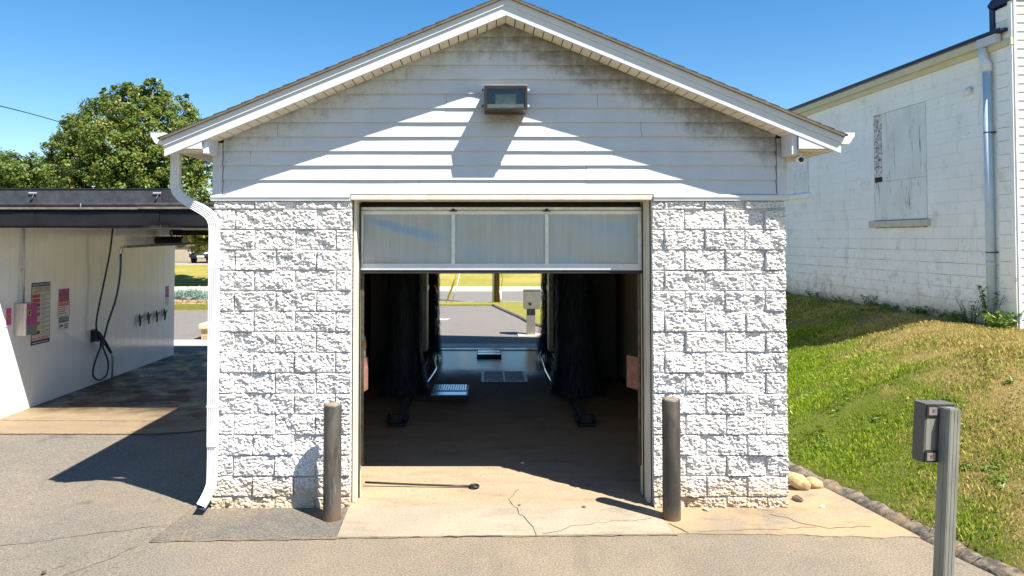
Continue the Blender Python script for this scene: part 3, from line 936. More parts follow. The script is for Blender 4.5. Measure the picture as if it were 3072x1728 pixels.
# --- gable: backing, clapboards, corner boards
bm = bmesh.new()
prism(bm, [(XL + 0.02, 0, 3.03), (XR - 0.02, 0, 3.03), (XR - 0.02, 0, zl(XR) + 0.03), (RX, 0, zl(RX) + 0.03), (XL + 0.02, 0, zl(XL) + 0.03)], (0, 0.0, 0), (0, 0.20, 0))
gable = obj('gable', bm, M_groove, wash)
SP = {0: [-0.667], 1: [0.99], 2: [-2.34, 1.26], 4: [-2.07, 1.53], 5: [0.35], 6: [-0.4, 1.1], 8: [-0.8]}
zb0, ex = 3.075, 0.1425
for r in range(12):
    z0 = zb0 + r * ex; z1 = z0 + ex + 0.012
    lo = max(-2.605, RX - (zl(RX) + 0.02 - z0) / SLP); hi = min(2.86, RX + (zl(RX) + 0.02 - z0) / SLP)
    cuts = [lo] + [c for c in SP.get(r, []) if lo < c < hi] + [hi]
    for k in range(len(cuts) - 1):
        a = cuts[k] + (0.0015 if k else 0); b = cuts[k + 1] - (0.0015 if k < len(cuts) - 2 else 0)
        zr = lambda x: max(z0 + 0.002, min(z1, zl(x) + 0.02))
        jit = rnd.uniform(-0.002, 0.002)
        bm = bmesh.new()
        n = max(2, int((b - a) / 0.05)); lowf, lowb, topf, topb = [], [], [], []
        for i in range(n + 1):
            xb_ = a + (b - a) * i / n; zt = zr(xb_); k_ = (zt - z0) / (z1 - z0)
            wv = 0.0018 * mn.noise((xb_ * 1.3, r, 0))
            lowf.append(bm.verts.new((xb_, -0.037 + jit + wv, z0 + 0.0012 * mn.noise((xb_ * 2, r, 5)))))
            lowb.append(bm.verts.new((xb_, -0.006, z0 + 0.003)))
            topf.append(bm.verts.new((xb_, -0.037 + jit + wv + 0.023 * k_, zt))); topb.append(bm.verts.new((xb_, -0.004, zt)))
        for i in range(n):
            bm.faces.new((lowf[i], lowf[i + 1], topf[i + 1], topf[i])); bm.faces.new((lowb[i], lowf[i], lowf[i + 1], lowb[i + 1]) if False else (lowb[i + 1], lowf[i + 1], lowf[i], lowb[i]))
            bm.faces.new((topf[i], topf[i + 1], topb[i + 1], topb[i])); bm.faces.new((topb[i], topb[i + 1], lowb[i + 1], lowb[i]))
        bm.faces.new((lowf[0], topf[0], topb[0], lowb[0])); bm.faces.new((lowf[n], lowb[n], topb[n], topf[n]))
        obj('clapboard', bm, M_siding, gable)
for x0, x1 in ((-2.705, -2.612), (2.867, 2.965)):
    bm = bmesh.new(); bx(bm, x0, x1, -0.046, 0.02, 3.068, zl((x0 + x1) / 2) + 0.0, 0.002)
    obj('corner_board', bm, M_siding, gable)
# metal band over the piers: rounded lip, then a flat
for x0, x1 in ((-2.72, -1.345), (1.645, 2.975)):
    bm = bmesh.new()
    pr = [(-0.052, 3.070), (-0.058, 3.058), (-0.058, 3.044), (-0.048, 3.034), (-0.048, 3.012), (0.02, 3.012), (0.02, 3.070)]
    prism(bm, [(x0, a, b) for a, b in pr], (0, 0, 0), (x1 - x0, 0, 0))
    obj('band_trim', bm, M_trim, wash)

# --- roof
for s in (-1, 1):
    ex_ = -3.055 if s < 0 else 3.357
    L = abs(ex_ - RX)
    def rp(d, up): return (RX + s * d, zl(RX) - SLP * d + up)     # d horizontal from ridge
    def slab(name, d0, d1, u0, u1, y0, y1, mat, par=wash):
        bm = bmesh.new()
        a, b, c_, d_ = rp(d0, u0), rp(d1, u0), rp(d1, u1), rp(d0, u1)
        prism(bm, [(a[0], 0, a[1]), (b[0], 0, b[1]), (c_[0], 0, c_[1]), (d_[0], 0, d_[1])], (0, y0, 0), (0, y1, 0))
        return obj(name, bm, mat, par)
    deck = slab('roof_slope', 0, L, 0.135, 0.158, -0.318, YB + 0.35, M_groove)
    # shingle courses, stepped
    nC = 25; de = (L + 0.03) / nC
    for k in range(nC):
        bm = bmesh.new(); d0 = k * de; d1 = d0 + de + 0.02
        jy = rnd.uniform(-0.002, 0.003)
        a, b = rp(max(0, d0 - 0.0), 0.178), rp(d1, 0.181); c2, d2 = rp(d1, 0.196), rp(max(0, d0), 0.186)
        prism(bm, [(a[0], 0, a[1]), (b[0], 0, b[1]), (c2[0], 0, c2[1]), (d2[0], 0, d2[1])], (0, -0.371 + jy, 0), (0, YB + 0.4, 0))
        obj('shingle_course', bm, M_shingle, deck)
    slab('drip_edge', 0, L + 0.02, 0.1585, 0.1775, -0.374, YB + 0.38, M_drip)
    slab('fascia_board', 0, L, 0.097, 0.158, -0.345, -0.319, M_trim)
    # lower board in two lengths
    slab('rake_board', 0, 1.16 if s < 0 else 1.12, 0.0, 0.0968, -0.330, -0.3, M_trim)
    slab('rake_board', 1.162 if s < 0 else 1.122, L, 0.0, 0.0966, -0.3295, -0.3, M_trim)
    # soffit pieces under the rake
    sof = slab('soffit_backing', 0.0, L - 0.35, 0.030, 0.036, -0.3, -0.005, M_groove)
    d = 0.004 if s < 0 else 0.0
    while d < L - 0.42:
        bm = bmesh.new(); dd = min(0.0835, L - 0.40 - d)
        a, b = rp(d, 0.010), rp(d + dd, 0.010); c2, d2 = rp(d + dd, 0.016), rp(d, 0.016)
        if s > 0 or d > 0.0:
            prism(bm, [(a[0], 0, a[1]), (b[0], 0, b[1]), (c2[0], 0, c2[1]), (d2[0], 0, d2[1])], (0, -0.299, 0), (0, -0.038, 0))
            obj('soffit_panel', bm, M_soffit, sof)
        else: bm.free()
        d += 0.0925
    # eave return
    xi = -2.705 if s < 0 else 2.962
    bm = bmesh.new()
    xo = ex_ + (0.012 if s < 0 else -0.012)
    prism(bm, [(xo, 0, 3.490), (xi, 0, 3.490), (xi, 0, zl(xi) - 0.002), (xo, 0, max(3.492, zl(xo) - 0.002))], (0, -0.324, 0), (0, -0.296, 0))
    obj('eave_return', bm, M_trim, wash)
    bm = bmesh.new()
    xi2 = xi - s * 0.003
    prism(bm, [(xi2, 0, 3.44 if s > 0 else 3.45), (xi2 - s * 0.05, 0, 3.44 if s > 0 else 3.45), (xi2 - s * 0.05, 0, zl(xi2 - s * 0.05) + 0.008), (xi2, 0, zl(xi2) + 0.008)], (0, -0.290, 0), (0, -0.048, 0))
    obj('return_side', bm, M_trim, wash)
    # eave soffit along the side, eave fascia, gutter
    bm = bmesh.new(); y = -0.29
    xa, xb_ = sorted((ex_ - s * 0.03, xi + s * 0.003))
    bx(bm, xa, xb_, -0.292, YB + 0.3, 3.482, 3.487)
    for k in range(4):
        xr = xa + 0.05 + k * (xb_ - xa - 0.06) / 4; bx(bm, xr, xr + 0.02, -0.29, YB + 0.3, 3.474, 3.4815)
    obj('eave_soffit', bm, M_soffit, wash)
    x0, x1 = sorted((ex_, ex_ - s * 0.025)); box('eave_fascia', x0, x1, -0.318, YB + 0.3, 3.480, 3.59, M_trim, wash)
    gp = [(0.0, 3.645), (0.006, 3.645), (0.006, 3.545), (0.07, 3.545), (0.085, 3.56), (0.105, 3.60), (0.122, 3.615), (0.122, 3.645), (0.137, 3.645), (0.137, 3.608), (0.118, 3.588), (0.098, 3.55), (0.078, 3.533), (0.0, 3.533)]
    bm = bmesh.new()
    prism(bm, [(ex_ + s * (a + 0.003), 0, b) for a, b in gp], (0, -0.312, 0), (0, YB + 0.3, 0))
    gut = obj('gutter', bm, M_gutter, wash)
    bm = bmesh.new(); prism(bm, [(ex_ + s * (a + 0.003), 0, b) for a, b in ((0.0, 3.643), (0.0, 3.536), (0.077, 3.536), (0.097, 3.552), (0.117, 3.59), (0.13, 3.61), (0.13, 3.643))], (0, -0.3155, 0), (0, -0.3125, 0))
    obj('end_cap', bm, M_gutter, gut)

# small white vent cap on the right slope
bm = bmesh.new(); bmesh.ops.create_icosphere(bm, subdivisions=2, radius=0.05, matrix=Matrix.Translation((2.42, 0.25, zl(2.42) + 0.21)) @ Matrix.Diagonal((1, 1, 0.7, 1)))
obj('vent_cap', bm, M_trim, wash, smooth=True)

# --- downspout: ribbed rectangular pipe
def spout(name, pts, parent, w=0.088, d=0.066, close=None):
    pf = []
    nr = 5
    for k in range(nr):                      # ribbed front
        u0 = -w / 2 + w * k / nr
        pf += [(u0 + w / nr * 0.10, -d / 2), (u0 + w / nr * 0.38, -d / 2), (u0 + w / nr * 0.50, -d / 2 + 0.010), (u0 + w / nr * 0.78, -d / 2 + 0.010)]
    pf += [(w / 2, -d / 2 + 0.008), (w / 2, d / 2 - 0.006), (w / 2 - 0.006, d / 2), (-w / 2 + 0.006, d / 2), (-w / 2, d / 2 - 0.006), (-w / 2, -d / 2 + 0.008)]
    P = [Vector(p) for p in pts]
    bm = bmesh.new(); rows = []
    for i, p in enumerate(P):
        t = (P[min(i + 1, len(P) - 1)] - P[max(i - 1, 0)]).normalized()
        side = Vector((0, 1, 0)).cross(t); side = Vector((1, 0, 0)) if side.length < 0.2 else side.normalized()
        if side.x < 0: side = -side
        fr_ = side.cross(t)
        if fr_.y < 0: fr_ = -fr_
        rows.append([bm.verts.new(p + side * a + fr_ * b) for a, b in pf])
    n = len(pf)
    for i in range(len(rows) - 1):
        for k in range(n): bm.faces.new((rows[i][k], rows[i][(k + 1) % n], rows[i + 1][(k + 1) % n], rows[i + 1][k]))
    return obj(name, bm, M_gutter, parent)


ds = spout('downspout', [(-3.105, 0.045, 3.54), (-3.105, 0.045, 3.19), (-3.10, 0.042, 3.14), (-3.075, 0.032, 3.09), (-3.02, 0.012, 3.04), (-2.95, -0.012, 3.00), (-2.90, -0.03, 2.975)], wash)
spout('lower_run', [(-2.905, -0.028, 2.98), (-2.78, -0.068, 2.915), (-2.72, -0.08, 2.875), (-2.685, -0.086, 2.83), (-2.668, -0.086, 2.78), (-2.664, -0.084, 2.70), (-2.664, -0.080, 1.4), (-2.664, -0.080, 0.62)], ds, 0.092, 0.07)
spout('kick_out', [(-2.664, -0.072, 0.66), (-2.668, -0.074, 0.30), (-2.672, -0.085, 0.24), (-2.684, -0.13, 0.18), (-2.70, -0.19, 0.125), (-2.712, -0.24, 0.095)], ds, 0.088, 0.062)
bm = bmesh.new(); bx(bm, -2.75, -2.675, -0.222, -0.218, 0.075, 0.135)
obj('outlet_mouth', bm, M_indark, ds)  # near-black plate painted in for the shade inside the spout
for zz in (2.35, 1.0):
    box('strap', -2.716, -2.612, -0.1125, -0.03, zz, zz + 0.022, M_gutter, ds)

# --- door surround
for nm, x0, x1 in (('door_jamb', -1.3365, -1.305), ('door_jamb', 1.600, 1.6365)):
    bm = bmesh.new(); bx(bm, x0, x1, 0.10, 0.42, 0.012, 3.05, 0.003)
    j = obj(nm, bm, M_jamb, wash)
    xs = (x0 + 0.004, x0 + 0.018) if x0 < 0 else (x1 - 0.018, x1 - 0.004)
    box('weather_strip', xs[0] + (0.03 if x0 < 0 else -0.03), xs[1] + (0.03 if x0 < 0 else -0.03), 0.235, 0.25, 0.015, 3.0, M_rubber, j)
for x0, x1 in ((-1.3395, -1.3375), (1.6375, 1.6395)):
    pass
hd = box('door_header', -1.338, 1.638, -0.02, 0.42, 3.018, 3.052, M_jamb, wash)
box('header_trim', -1.338, 1.638, -0.036, -0.022, 3.024, 3.068, M_jamb, wash)
# overhead door: bottom section hangs, the next curves back
dr = empty('overhead_door', (0.14, 0.30, 2.28)); dr.parent = wash; dr.location = Vector((0.14, 0.30, 2.28)) - WL[wash]; WL[dr] = Vector((0.14, 0.30, 2.28))
DL, DR_ = -1.302, 1.597
box('top_rail', DL, DR_, 0.27, 0.315, 2.885, 2.925, M_alu, dr, 0.003)
box('bottom_rail', DL, DR_, 0.27, 0.315, 2.312, 2.378, M_alu, dr, 0.003)
box('rail_sun_strip', DL + 0.01, 1.36, 0.2625, 0.2695, 2.318, 2.382, M_trim, dr, 0.001)  # white strip added to paint the sunlit stretch of the bottom rail
box('door_seal', DL, DR_, 0.272, 0.312, 2.278, 2.3115, M_rubber, dr, 0.006)
box('end_stile', DL, DL + 0.032, 0.268, 0.316, 2.3785, 2.8845, M_alu, dr, 0.002)
box('end_stile', DR_ - 0.04, DR_, 0.268, 0.316, 2.3785, 2.8845, M_alu, dr, 0.002)
MU = [-0.343, 0.617]
for xm in MU: box('mullion', xm - 0.019, xm + 0.019, 0.262, 0.316, 2.37, 2.892, M_galv, dr, 0.004)
edges = [DL + 0.032, MU[0] - 0.019, MU[0] + 0.019, MU[1] - 0.019, MU[1] + 0.019, DR_ - 0.04]
for k in range(3):
    x0, x1 = edges[2 * k], edges[2 * k + 1]
    bm = bmesh.new(); nx, nz = 26, 14; rows = []
    for j in range(nz + 1):
        row = []
        for i in range(nx + 1):
            u, v = i / nx, j / nz
            e = min(1, min(u, 1 - u, v, 1 - v) * 5)
            dq = 0.010 * mn.noise((u * 2.2 + k * 7, v * 2.0, k)) + 0.006 * math.sin((u * 1.3 + v * 1.8 + k) * 2.2)
            if k == 0: dq += 0.013 * math.exp(-((v - (0.86 - 0.55 * u)) / 0.16) ** 2)
            row.append(bm.verts.new((x0 + (x1 - x0) * u, 0.288 - dq * e, 2.3782 + (2.8848 - 2.3782) * v)))
        rows.append(row)
    for j in range(nz):
        for i in range(nx): bm.faces.new((rows[j][i], rows[j][i + 1], rows[j + 1][i + 1], rows[j + 1][i]))
    obj('pane', bm, M_pane, dr, smooth=True)
Mt = Matrix.Translation((0, 0.30, 2.932)) @ Matrix.Rotation(R(-52), 4, 'X')
box('upper_section', DL, DR_, -0.022, 0.022, 0, 0.55, M_indark, dr, 0.003, Mt)  # near-black all over, gives the dark band above the door
box('upper_lip', DL, DR_, 0.272, 0.31, 2.930, 2.962, M_galv, dr, 0.003)
for xm in MU:
    bm = bmesh.new(); bx(bm, xm - 0.04, xm + 0.04, 0.255, 0.270, 2.915, 2.93, 0.002); bx(bm, xm - 0.016, xm + 0.016, 0.252, 0.262, 2.93, 2.945, 0.002)
    obj('hinge', bm, M_black, dr)
for xm in (DL + 0.015, DR_ - 0.015):
    bm = bmesh.new(); tube(bm, [(xm, 0.36, 0.3), (xm, 0.36, 2.6), (xm, 0.42, 2.85), (xm, 0.60, 2.93), (xm, 2.6, 2.95)], 0.016, 6)
    obj('track', bm, M_grime_steel, dr, smooth=True)

# --- wall light
wl = empty('wall_light', (0.18, -0.03, 3.862), 'dark bronze box floodlight with ribbed glass on the gable siding', 'wall light')
X0, X1, Z0l, Z1l, YF = -0.024, 0.386, 3.864, 4.092, -0.305
bm = bmesh.new()
bx(bm, X0, X1, YF, YF + 0.03, Z1l - 0.030, Z1l, 0.003); bx(bm, X0, X1, YF, YF + 0.03, Z0l, Z0l + 0.022, 0.003)
bx(bm, X0, X0 + 0.026, YF, YF + 0.03, Z0l + 0.0225, Z1l - 0.0305, 0.002); bx(bm, X1 - 0.024, X1, YF, YF + 0.03, Z0l + 0.0225, Z1l - 0.0305, 0.002)
obj('door_frame', bm, M_bronze, wl)
bm = bmesh.new()
bx(bm, X0 + 0.004, X1 - 0.004, YF + 0.0305, -0.036, Z1l - 0.006, Z1l + 0.004); bx(bm, X0 + 0.004, X1 - 0.004, YF + 0.0305, -0.036, Z0l + 0.002, Z0l + 0.010)
bx(bm, X0 + 0.002, X0 + 0.01, YF + 0.0305, -0.036, Z0l + 0.0105, Z1l - 0.0065); bx(bm, X1 - 0.01, X1 - 0.002, YF + 0.0305, -0.036, Z0l + 0.0105, Z1l - 0.0065)
bx(bm, X0 + 0.0105, X1 - 0.0105, -0.05, -0.034, Z0l + 0.0105, Z1l - 0.0065)
obj('housing', bm, M_bronze, wl)
box('top_cap', X0, X1 + 0.004, YF + 0.002, -0.04, Z1l + 0.0045, Z1l + 0.012, M_lightcap, wl, 0.002)
box('lens', X0 + 0.027, X1 - 0.025, YF + 0.006, YF + 0.012, Z0l + 0.023, Z1l - 0.031, M_lens, wl)
bm = bmesh.new(); prism(bm, [(0, YF + 0.06, Z0l + 0.03), (0, YF + 0.14, Z0l + 0.08), (0, YF + 0.145, Z1l - 0.05), (0, YF + 0.15, Z1l - 0.05), (0, YF + 0.15, Z0l + 0.03)], (X0 + 0.11, 0, 0), (X1 - 0.10, 0, 0))
obj('reflector', bm, M_reflector, wl)
bm = bmesh.new(); prism(bm, [(0, YF + 0.014, Z0l + 0.022), (0, YF + 0.014, Z0l + 0.056), (0, YF + 0.03, Z0l + 0.022)], (X0 + 0.03, 0, 0), (X1 - 0.03, 0, 0))
obj('lower_lip', bm, M_lightcap, wl)
for zz in (Z0l + 0.03, Z1l - 0.045):
    for xx in (X0 - 0.022, X1 + 0.004):
        box('hinge_screw', xx, xx + 0.018, YF + 0.02, YF + 0.045, zz, zz + 0.022, M_bronze if xx < 0 else M_trim, wl, 0.003)

# --- security camera under the right eave
sc_ = empty('security_camera', (3.02, -0.17, 3.40), 'small white bullet security camera under the right eave', 'camera')
bm = bmesh.new(); tube(bm, [(3.045, -0.12, 3.474), (3.045, -0.12, 3.455)], 0.035, 14); tube(bm, [(3.045, -0.12, 3.456), (3.035, -0.14, 3.42)], 0.014, 8)
obj('mount', bm, M_plastic, sc_, smooth=True)
bm = bmesh.new(); tube(bm, [(3.055, -0.09, 3.425), (3.018, -0.24, 3.395)], 0.034, 16)
hsg = obj('housing', bm, M_plastic, sc_, smooth=True)
bm = bmesh.new(); tube(bm, [(3.0185, -0.238, 3.3955), (3.0165, -0.246, 3.394)], 0.024, 16)
obj('lens', bm, M_black, hsg, smooth=True)

# ================================================================== FITTINGS AT THE MOUTH
def bollard(x, y, h, label):
    b = empty('bollard', (x, y, 0.01), label, 'bollard', 'steel bollards flanking the wash entrance')
    bm = bmesh.new(); seg = 40; rows = []
    for zz, rr in ((-0.1, 0.084), (0.012, 0.084), (0.3, 0.0842), (0.7, 0.0838), (h - 0.014, 0.084), (h - 0.003, 0.082), (h, 0.078), (h, 0.074)):
        rows.append([bm.verts.new((x + rr * math.cos(k * 2 * math.pi / seg), y + rr * math.sin(k * 2 * math.pi / seg), zz)) for k in range(seg)])
    for i in range(len(rows) - 1):
        for k in range(seg): bm.faces.new((rows[i][k], rows[i][(k + 1) % seg], rows[i + 1][(k + 1) % seg], rows[i + 1][k]))
    obj('pipe', bm, M_bollard, b, smooth=True)
    bm = bmesh.new(); rows = []
    for q in range(5):
        rr = 0.0738 * math.cos(q * math.pi / 10); zz = h - 0.004 + 0.022 * math.sin(q * math.pi / 10)
        rows.append([bm.verts.new((x + rr * math.cos(k * 2 * math.pi / 24), y + rr * math.sin(k * 2 * math.pi / 24), zz + 0.003 * mn.noise((k * 0.7, q, x)))) for k in range(24)])
    for i in range(4):
        for k in range(24): bm.faces.new((rows[i][k], rows[i][(k + 1) % 24], rows[i + 1][(k + 1) % 24], rows[i + 1][k]))
    bm.faces.new(rows[-1])
    obj('concrete_cap', bm, M_bolltop, b, smooth=True)


bollard(-1.452, -0.30, 1.075, 'rust-brown steel pipe bollard standing on the dark asphalt patch')
bollard(1.738, -0.30, 1.125, 'grey-green steel pipe bollard standing on the sandy concrete')

rod = empty('trip_rod', (-0.7, 0.545, 0.01), 'thin black rod with round end lying across the entrance concrete', 'rod')
tubeobj('rod', [(-1.29, 0.57, 0.055), (-1.0, 0.56, 0.045), (-0.7, 0.55, 0.036), (-0.4, 0.54, 0.030), (-0.17, 0.53, 0.028)], 0.011, M_black, rod)
bm = bmesh.new()
ring = [(-0.13 + 0.042 * math.cos(k * math.pi / 8), 0.525 + 0.042 * math.sin(k * math.pi / 8), 0.03) for k in range(17)]
tube(bm, ring, 0.014, 8, caps=False); tube(bm, [(-0.13, 0.525, 0.014), (-0.13, 0.525, 0.038)], 0.022, 10)
obj('round_end', bm, M_black, rod, smooth=True)

# brown splash boards just inside the jambs
for nm, pts, lab in (('splash_board', [(-1.29, 0.72), (-1.34, 0.58), (-1.62, 0.5), (-2.1, 0.47)], 'curved reddish brown splash board inside the left door jamb'),
                     ('splash_board', [(1.545, 0.84), (1.66, 0.66), (1.95, 0.52), (2.4, 0.47)], 'curved reddish brown splash board inside the right door jamb')):
    P = cr([(a, b, 0) for a, b in pts], 6)
    bm = bmesh.new(); top = []; 
    for p in P: top.append([bm.verts.new((p.x, p.y, 1.005)), bm.verts.new((p.x, p.y, 1.355)), bm.verts.new((p.x, p.y + 0.012, 1.355)), bm.verts.new((p.x, p.y + 0.012, 1.005))])
    for i in range(len(P) - 1):
        for k in range(4): bm.faces.new((top[i][k], top[i][(k + 1) % 4], top[i + 1][(k + 1) % 4], top[i + 1][k]))
    bm.faces.new(top[0]); bm.faces.new(top[-1][::-1])
    tag(obj(nm, bm, M_guard), lab, 'splash board', 'splash boards inside the entrance')
bt = empty('bottle', (-1.335, 0.66, 1.357), 'clear plastic bottle with amber liquid beside the left jamb', 'bottle')
bm = bmesh.new(); tube(bm, [(-1.335, 0.66, 1.357), (-1.335, 0.66, 1.36), (-1.335, 0.66, 1.52), (-1.335, 0.66, 1.57), (-1.335, 0.66, 1.60)], [0.03, 0.034, 0.034, 0.026, 0.012], 14)
obj('body', bm, M_clear, bt, smooth=True)
bm = bmesh.new(); tube(bm, [(-1.335, 0.66, 1.46), (-1.335, 0.66, 1.53)], 0.0355, 14); obj('amber_band', bm, M_amber, bt, smooth=True)

# ================================================================== INSIDE THE TUNNEL
gan = empty('wash_gantry', (0.13, 7.0, 0.0), 'black roll-over car wash gantry with four tall dark brushes', 'car wash machine')
for s, x0, x1 in ((-1, -2.12, -1.62), (1, 1.84, 2.36)):
    box('upright', x0, x1, 6.0, 8.2, 0.12, 2.85, M_black, gan, 0.01)
    xi = -1.255 if s < 0 else 1.215
    bm = bmesh.new(); bx(bm, xi, xi + 0.085, 6.9, 7.35, 0.45, 2.75, 0.004); pn = obj('cover_panel', bm, M_machine, gan)
    box('teal_ledge', xi - 0.008, xi + 0.095, 6.86, 7.36, 1.62, 1.72, M_teal, pn)
    for q in range(7): box('rivet', xi + 0.02, xi + 0.028, 6.893, 6.8995, 0.55 + q * 0.08, 0.558 + q * 0.08, M_black, pn)
    xe = -1.61 if s < 0 else 1.775
    box('edge_strip', xe, xe + 0.055, 5.93, 5.99, 0.75, 2.75, M_machine, gan, 0.003)
    xa, xb_ = sorted((xi + 0.04, (x0 + x1) / 2)); box('panel_arm', xa, xb_, 7.0, 7.2, 2.5, 2.6, M_black, gan)
box('crossbeam', -2.12, 2.36, 6.4, 7.8, 2.55, 2.9, M_black, gan, 0.01)


def brush(x, y, r0, r1, n, seed):
    rg = np.random.default_rng(seed)
    b = bmesh.new(); tube(b, [(x, y, 0.12), (x, y, 2.6)], r0 * 0.55, 14)
    core = obj('brush', b, M_black, gan, smooth=True)
    th = rg.uniform(0, 2 * np.pi, n); z = 0.14 + 2.4 * rg.uniform(0, 1, n)
    fl = np.clip((0.95 - z) / 0.8, 0, 1); rad = (r0 + (r1 - r0) * fl ** 1.3) * rg.uniform(0.8, 1.06, n)
    drop = rg.uniform(0.10, 0.26, n) * (1 + 0.2 * fl); wv = rg.uniform(0.004, 0.011, n)
    tw = rg.normal(0, 0.16, n)
    V = np.zeros((n, 6, 3), dtype=np.float32)
    for k, (fr_, dz) in enumerate(((0.45, 0.0), (0.9, -0.28), (1.0, -1.0))):
        a = th + tw * fr_ ** 2; rr = rad * fr_; zz = np.maximum(0.02, z + dz * drop + (0.06 if k < 2 else 0))
        cx, cy = x + rr * np.cos(a), y + rr * np.sin(a)
        tx, ty = -np.sin(a) * wv * (1 - 0.3 * k), np.cos(a) * wv * (1 - 0.3 * k)
        V[:, k * 2] = np.stack([cx - tx, cy - ty, zz], 1); V[:, k * 2 + 1] = np.stack([cx + tx, cy + ty, zz], 1)
    base = np.arange(n)[:, None] * 6
    F = (base + np.array([0, 1, 3, 2, 2, 3, 5, 4])[None, :]).ravel()
    me = npmesh('bristles', V.reshape(-1, 3), F, 4)
    at = me.attributes.new('rv', 'FLOAT', 'POINT'); at.data.foreach_set('value', np.repeat(rg.uniform(0, 1, n), 6).astype(np.float32))
    o = fin('bristles', me, M_bristle, core); o['kind'] = 'stuff'


brush(-1.42, 5.2, 0.31, 0.46, 7000, 1)
brush(1.53, 5.2, 0.36, 0.50, 7000, 2)
brush(-1.33, 8.9, 0.30, 0.37, 5000, 3)
brush(1.50, 8.9, 0.31, 0.50, 5000, 4)

for xr, lab in ((-1.27, 'grimy steel floor rail on the left side of the tunnel'), (1.40, 'grimy steel floor rail on the right side of the tunnel')):
    rl = empty('floor_rail', (xr, 6.3, 0.008), lab, 'rail', 'floor rails of the gantry')
    bm = bmesh.new(); bx(bm, xr - 0.07, xr + 0.07, 3.05, 9.7, 0.009, 0.02); bx(bm, xr - 0.016, xr + 0.016, 3.1, 9.7, 0.02, 0.085, 0.003); bx(bm, xr - 0.034, xr + 0.034, 3.1, 9.7, 0.0855, 0.105, 0.003)
    obj('rail', bm, M_grime_steel, rl)
    bm = bmesh.new(); bx(bm, xr - 0.13, xr + 0.13, 2.98, 3.2, 0.021, 0.05, 0.004); bx(bm, xr - 0.08, xr + 0.08, 3.0, 3.09, 0.05, 0.17, 0.01); bx(bm, xr - 0.15, xr - 0.1, 3.12, 3.3, 0.05, 0.12, 0.006); bx(bm, xr + 0.1, xr + 0.15, 3.12, 3.3, 0.05, 0.12, 0.006)
    obj('end_stop', bm, M_black, rl)
for pts, lab in (([(-1.13, 8.1, 0.12), (-0.98, 6.88, 0.12), (-0.995, 6.45, 0.12), (-1.04, 5.6, 0.12), (-1.12, 5.3, 0.12)], 'bent bright steel wheel guide left of the drain'),
                 ([(1.17, 8.05, 0.12), (1.13, 6.67, 0.12), (1.14, 6.0, 0.12), (1.145, 5.4, 0.12), (1.08, 5.07, 0.12)], 'bent bright steel wheel guide right of the drain')):
    wg = empty('wheel_guide', (pts[2][0], pts[2][1], 0.008), lab, 'wheel guide', 'steel wheel guides')
    tubeobj('guide_tube', pts, 0.022, M_steel, wg, 10)
    for p in pts[:4]:
        tubeobj('foot', [(p[0], p[1], 0.009), (p[0], p[1], 0.11)], 0.014, M_grime_steel, wg, 8)


def floor_box(x0, x1, y0, y1, h, lab, lid):
    t = empty('sensor_box', ((x0 + x1) / 2, (y0 + y1) / 2, 0.009), lab, 'floor box', 'low boxes on the tunnel floor')
    box('case', x0, x1, y0, y1, 0.009, h, M_black, t, 0.012)
    bm = bmesh.new(); n = 14
    for k in range(n):
        u = x0 + 0.03 + (x1 - x0 - 0.06) * k / n
        bx(bm, u, u + (x1 - x0 - 0.06) / n * 0.6, y0 + (y1 - y0) * 0.42, y1 - 0.04, h + 0.0005, h + 0.012)
    obj('grate', bm, lid, t)
    bm = bmesh.new(); bx(bm, x0 + 0.02, x1 - 0.03, y0 + 0.03, y0 + (y1 - y0) * 0.28, h + 0.0005, h + 0.014, 0.004); obj('lip', bm, M_steel, t)


floor_box(-0.93, -0.30, 4.55, 5.45, 0.10, 'low black sensor box with steel grate on the wet floor, nearest the door', M_steel)
floor_box(-0.22, 0.33, 8.85, 9.5, 0.07, 'low sensor box with bright lid near the tunnel exit', M_steel)
dg_ = empty('floor_drain', (0.33, 6.65, 0.009), 'rectangular steel floor drain grate in the middle of the tunnel', 'drain grate')
bm = bmesh.new(); bx(bm, -0.10, 0.76, 6.12, 6.17, 0.009, 0.02); bx(bm, -0.10, 0.76, 7.13, 7.18, 0.009, 0.02); bx(bm, -0.10, -0.05, 6.1705, 7.1295, 0.009, 0.02); bx(bm, 0.71, 0.76, 6.1705, 7.1295, 0.009, 0.02); bx(bm, 0.31, 0.345, 6.1705, 7.1295, 0.009, 0.02)
obj('frame', bm, M_galv2, dg_)
box('pit', -0.049, 0.709, 6.171, 7.129, 0.0085, 0.0095, M_black, dg_)
for k in range(14):
    yk = 6.2 + k * 0.066
    for x0, x1 in ((-0.048, 0.309), (0.346, 0.708)):
        box('bar', x0, x1, yk, yk + 0.022, 0.010, 0.018, M_galv2, dg_)
hs_ = empty('interior_hose', (-2.25, 3.2, 0.6), 'black hose bundle drooping down the left tunnel wall', 'hose')
tubeobj('hose', cr([(-2.28, 3.0, 2.9), (-2.24, 3.1, 2.4), (-2.15, 3.3, 1.9), (-2.0, 3.5, 1.55), (-1.9, 3.7, 1.1), (-2.0, 3.6, 0.75), (-2.2, 3.4, 0.95)], 8), 0.035, M_hoseblk, hs_, 8)
tubeobj('hose', cr([(-2.3, 2.2, 2.9), (-2.28, 2.3, 2.2), (-2.2, 2.6, 1.7), (-2.05, 3.1, 1.5), (-1.9, 3.6, 1.35)], 8), 0.03, M_hoseblk, hs_, 8)
box('hose_bracket', -2.34, -2.1, 3.0, 3.12, 2.35, 2.43, M_black, hs_)
# threshold strips at the exit
box('threshold', -1.9, 2.1, 9.92, 9.97, 0.0085, 0.022, M_galv2, wf)
box('exit_sill', -1.34, 1.64, 10.305, 11.0, -0.2, 0.010, M_pavement).__setitem__('kind', 'structure')

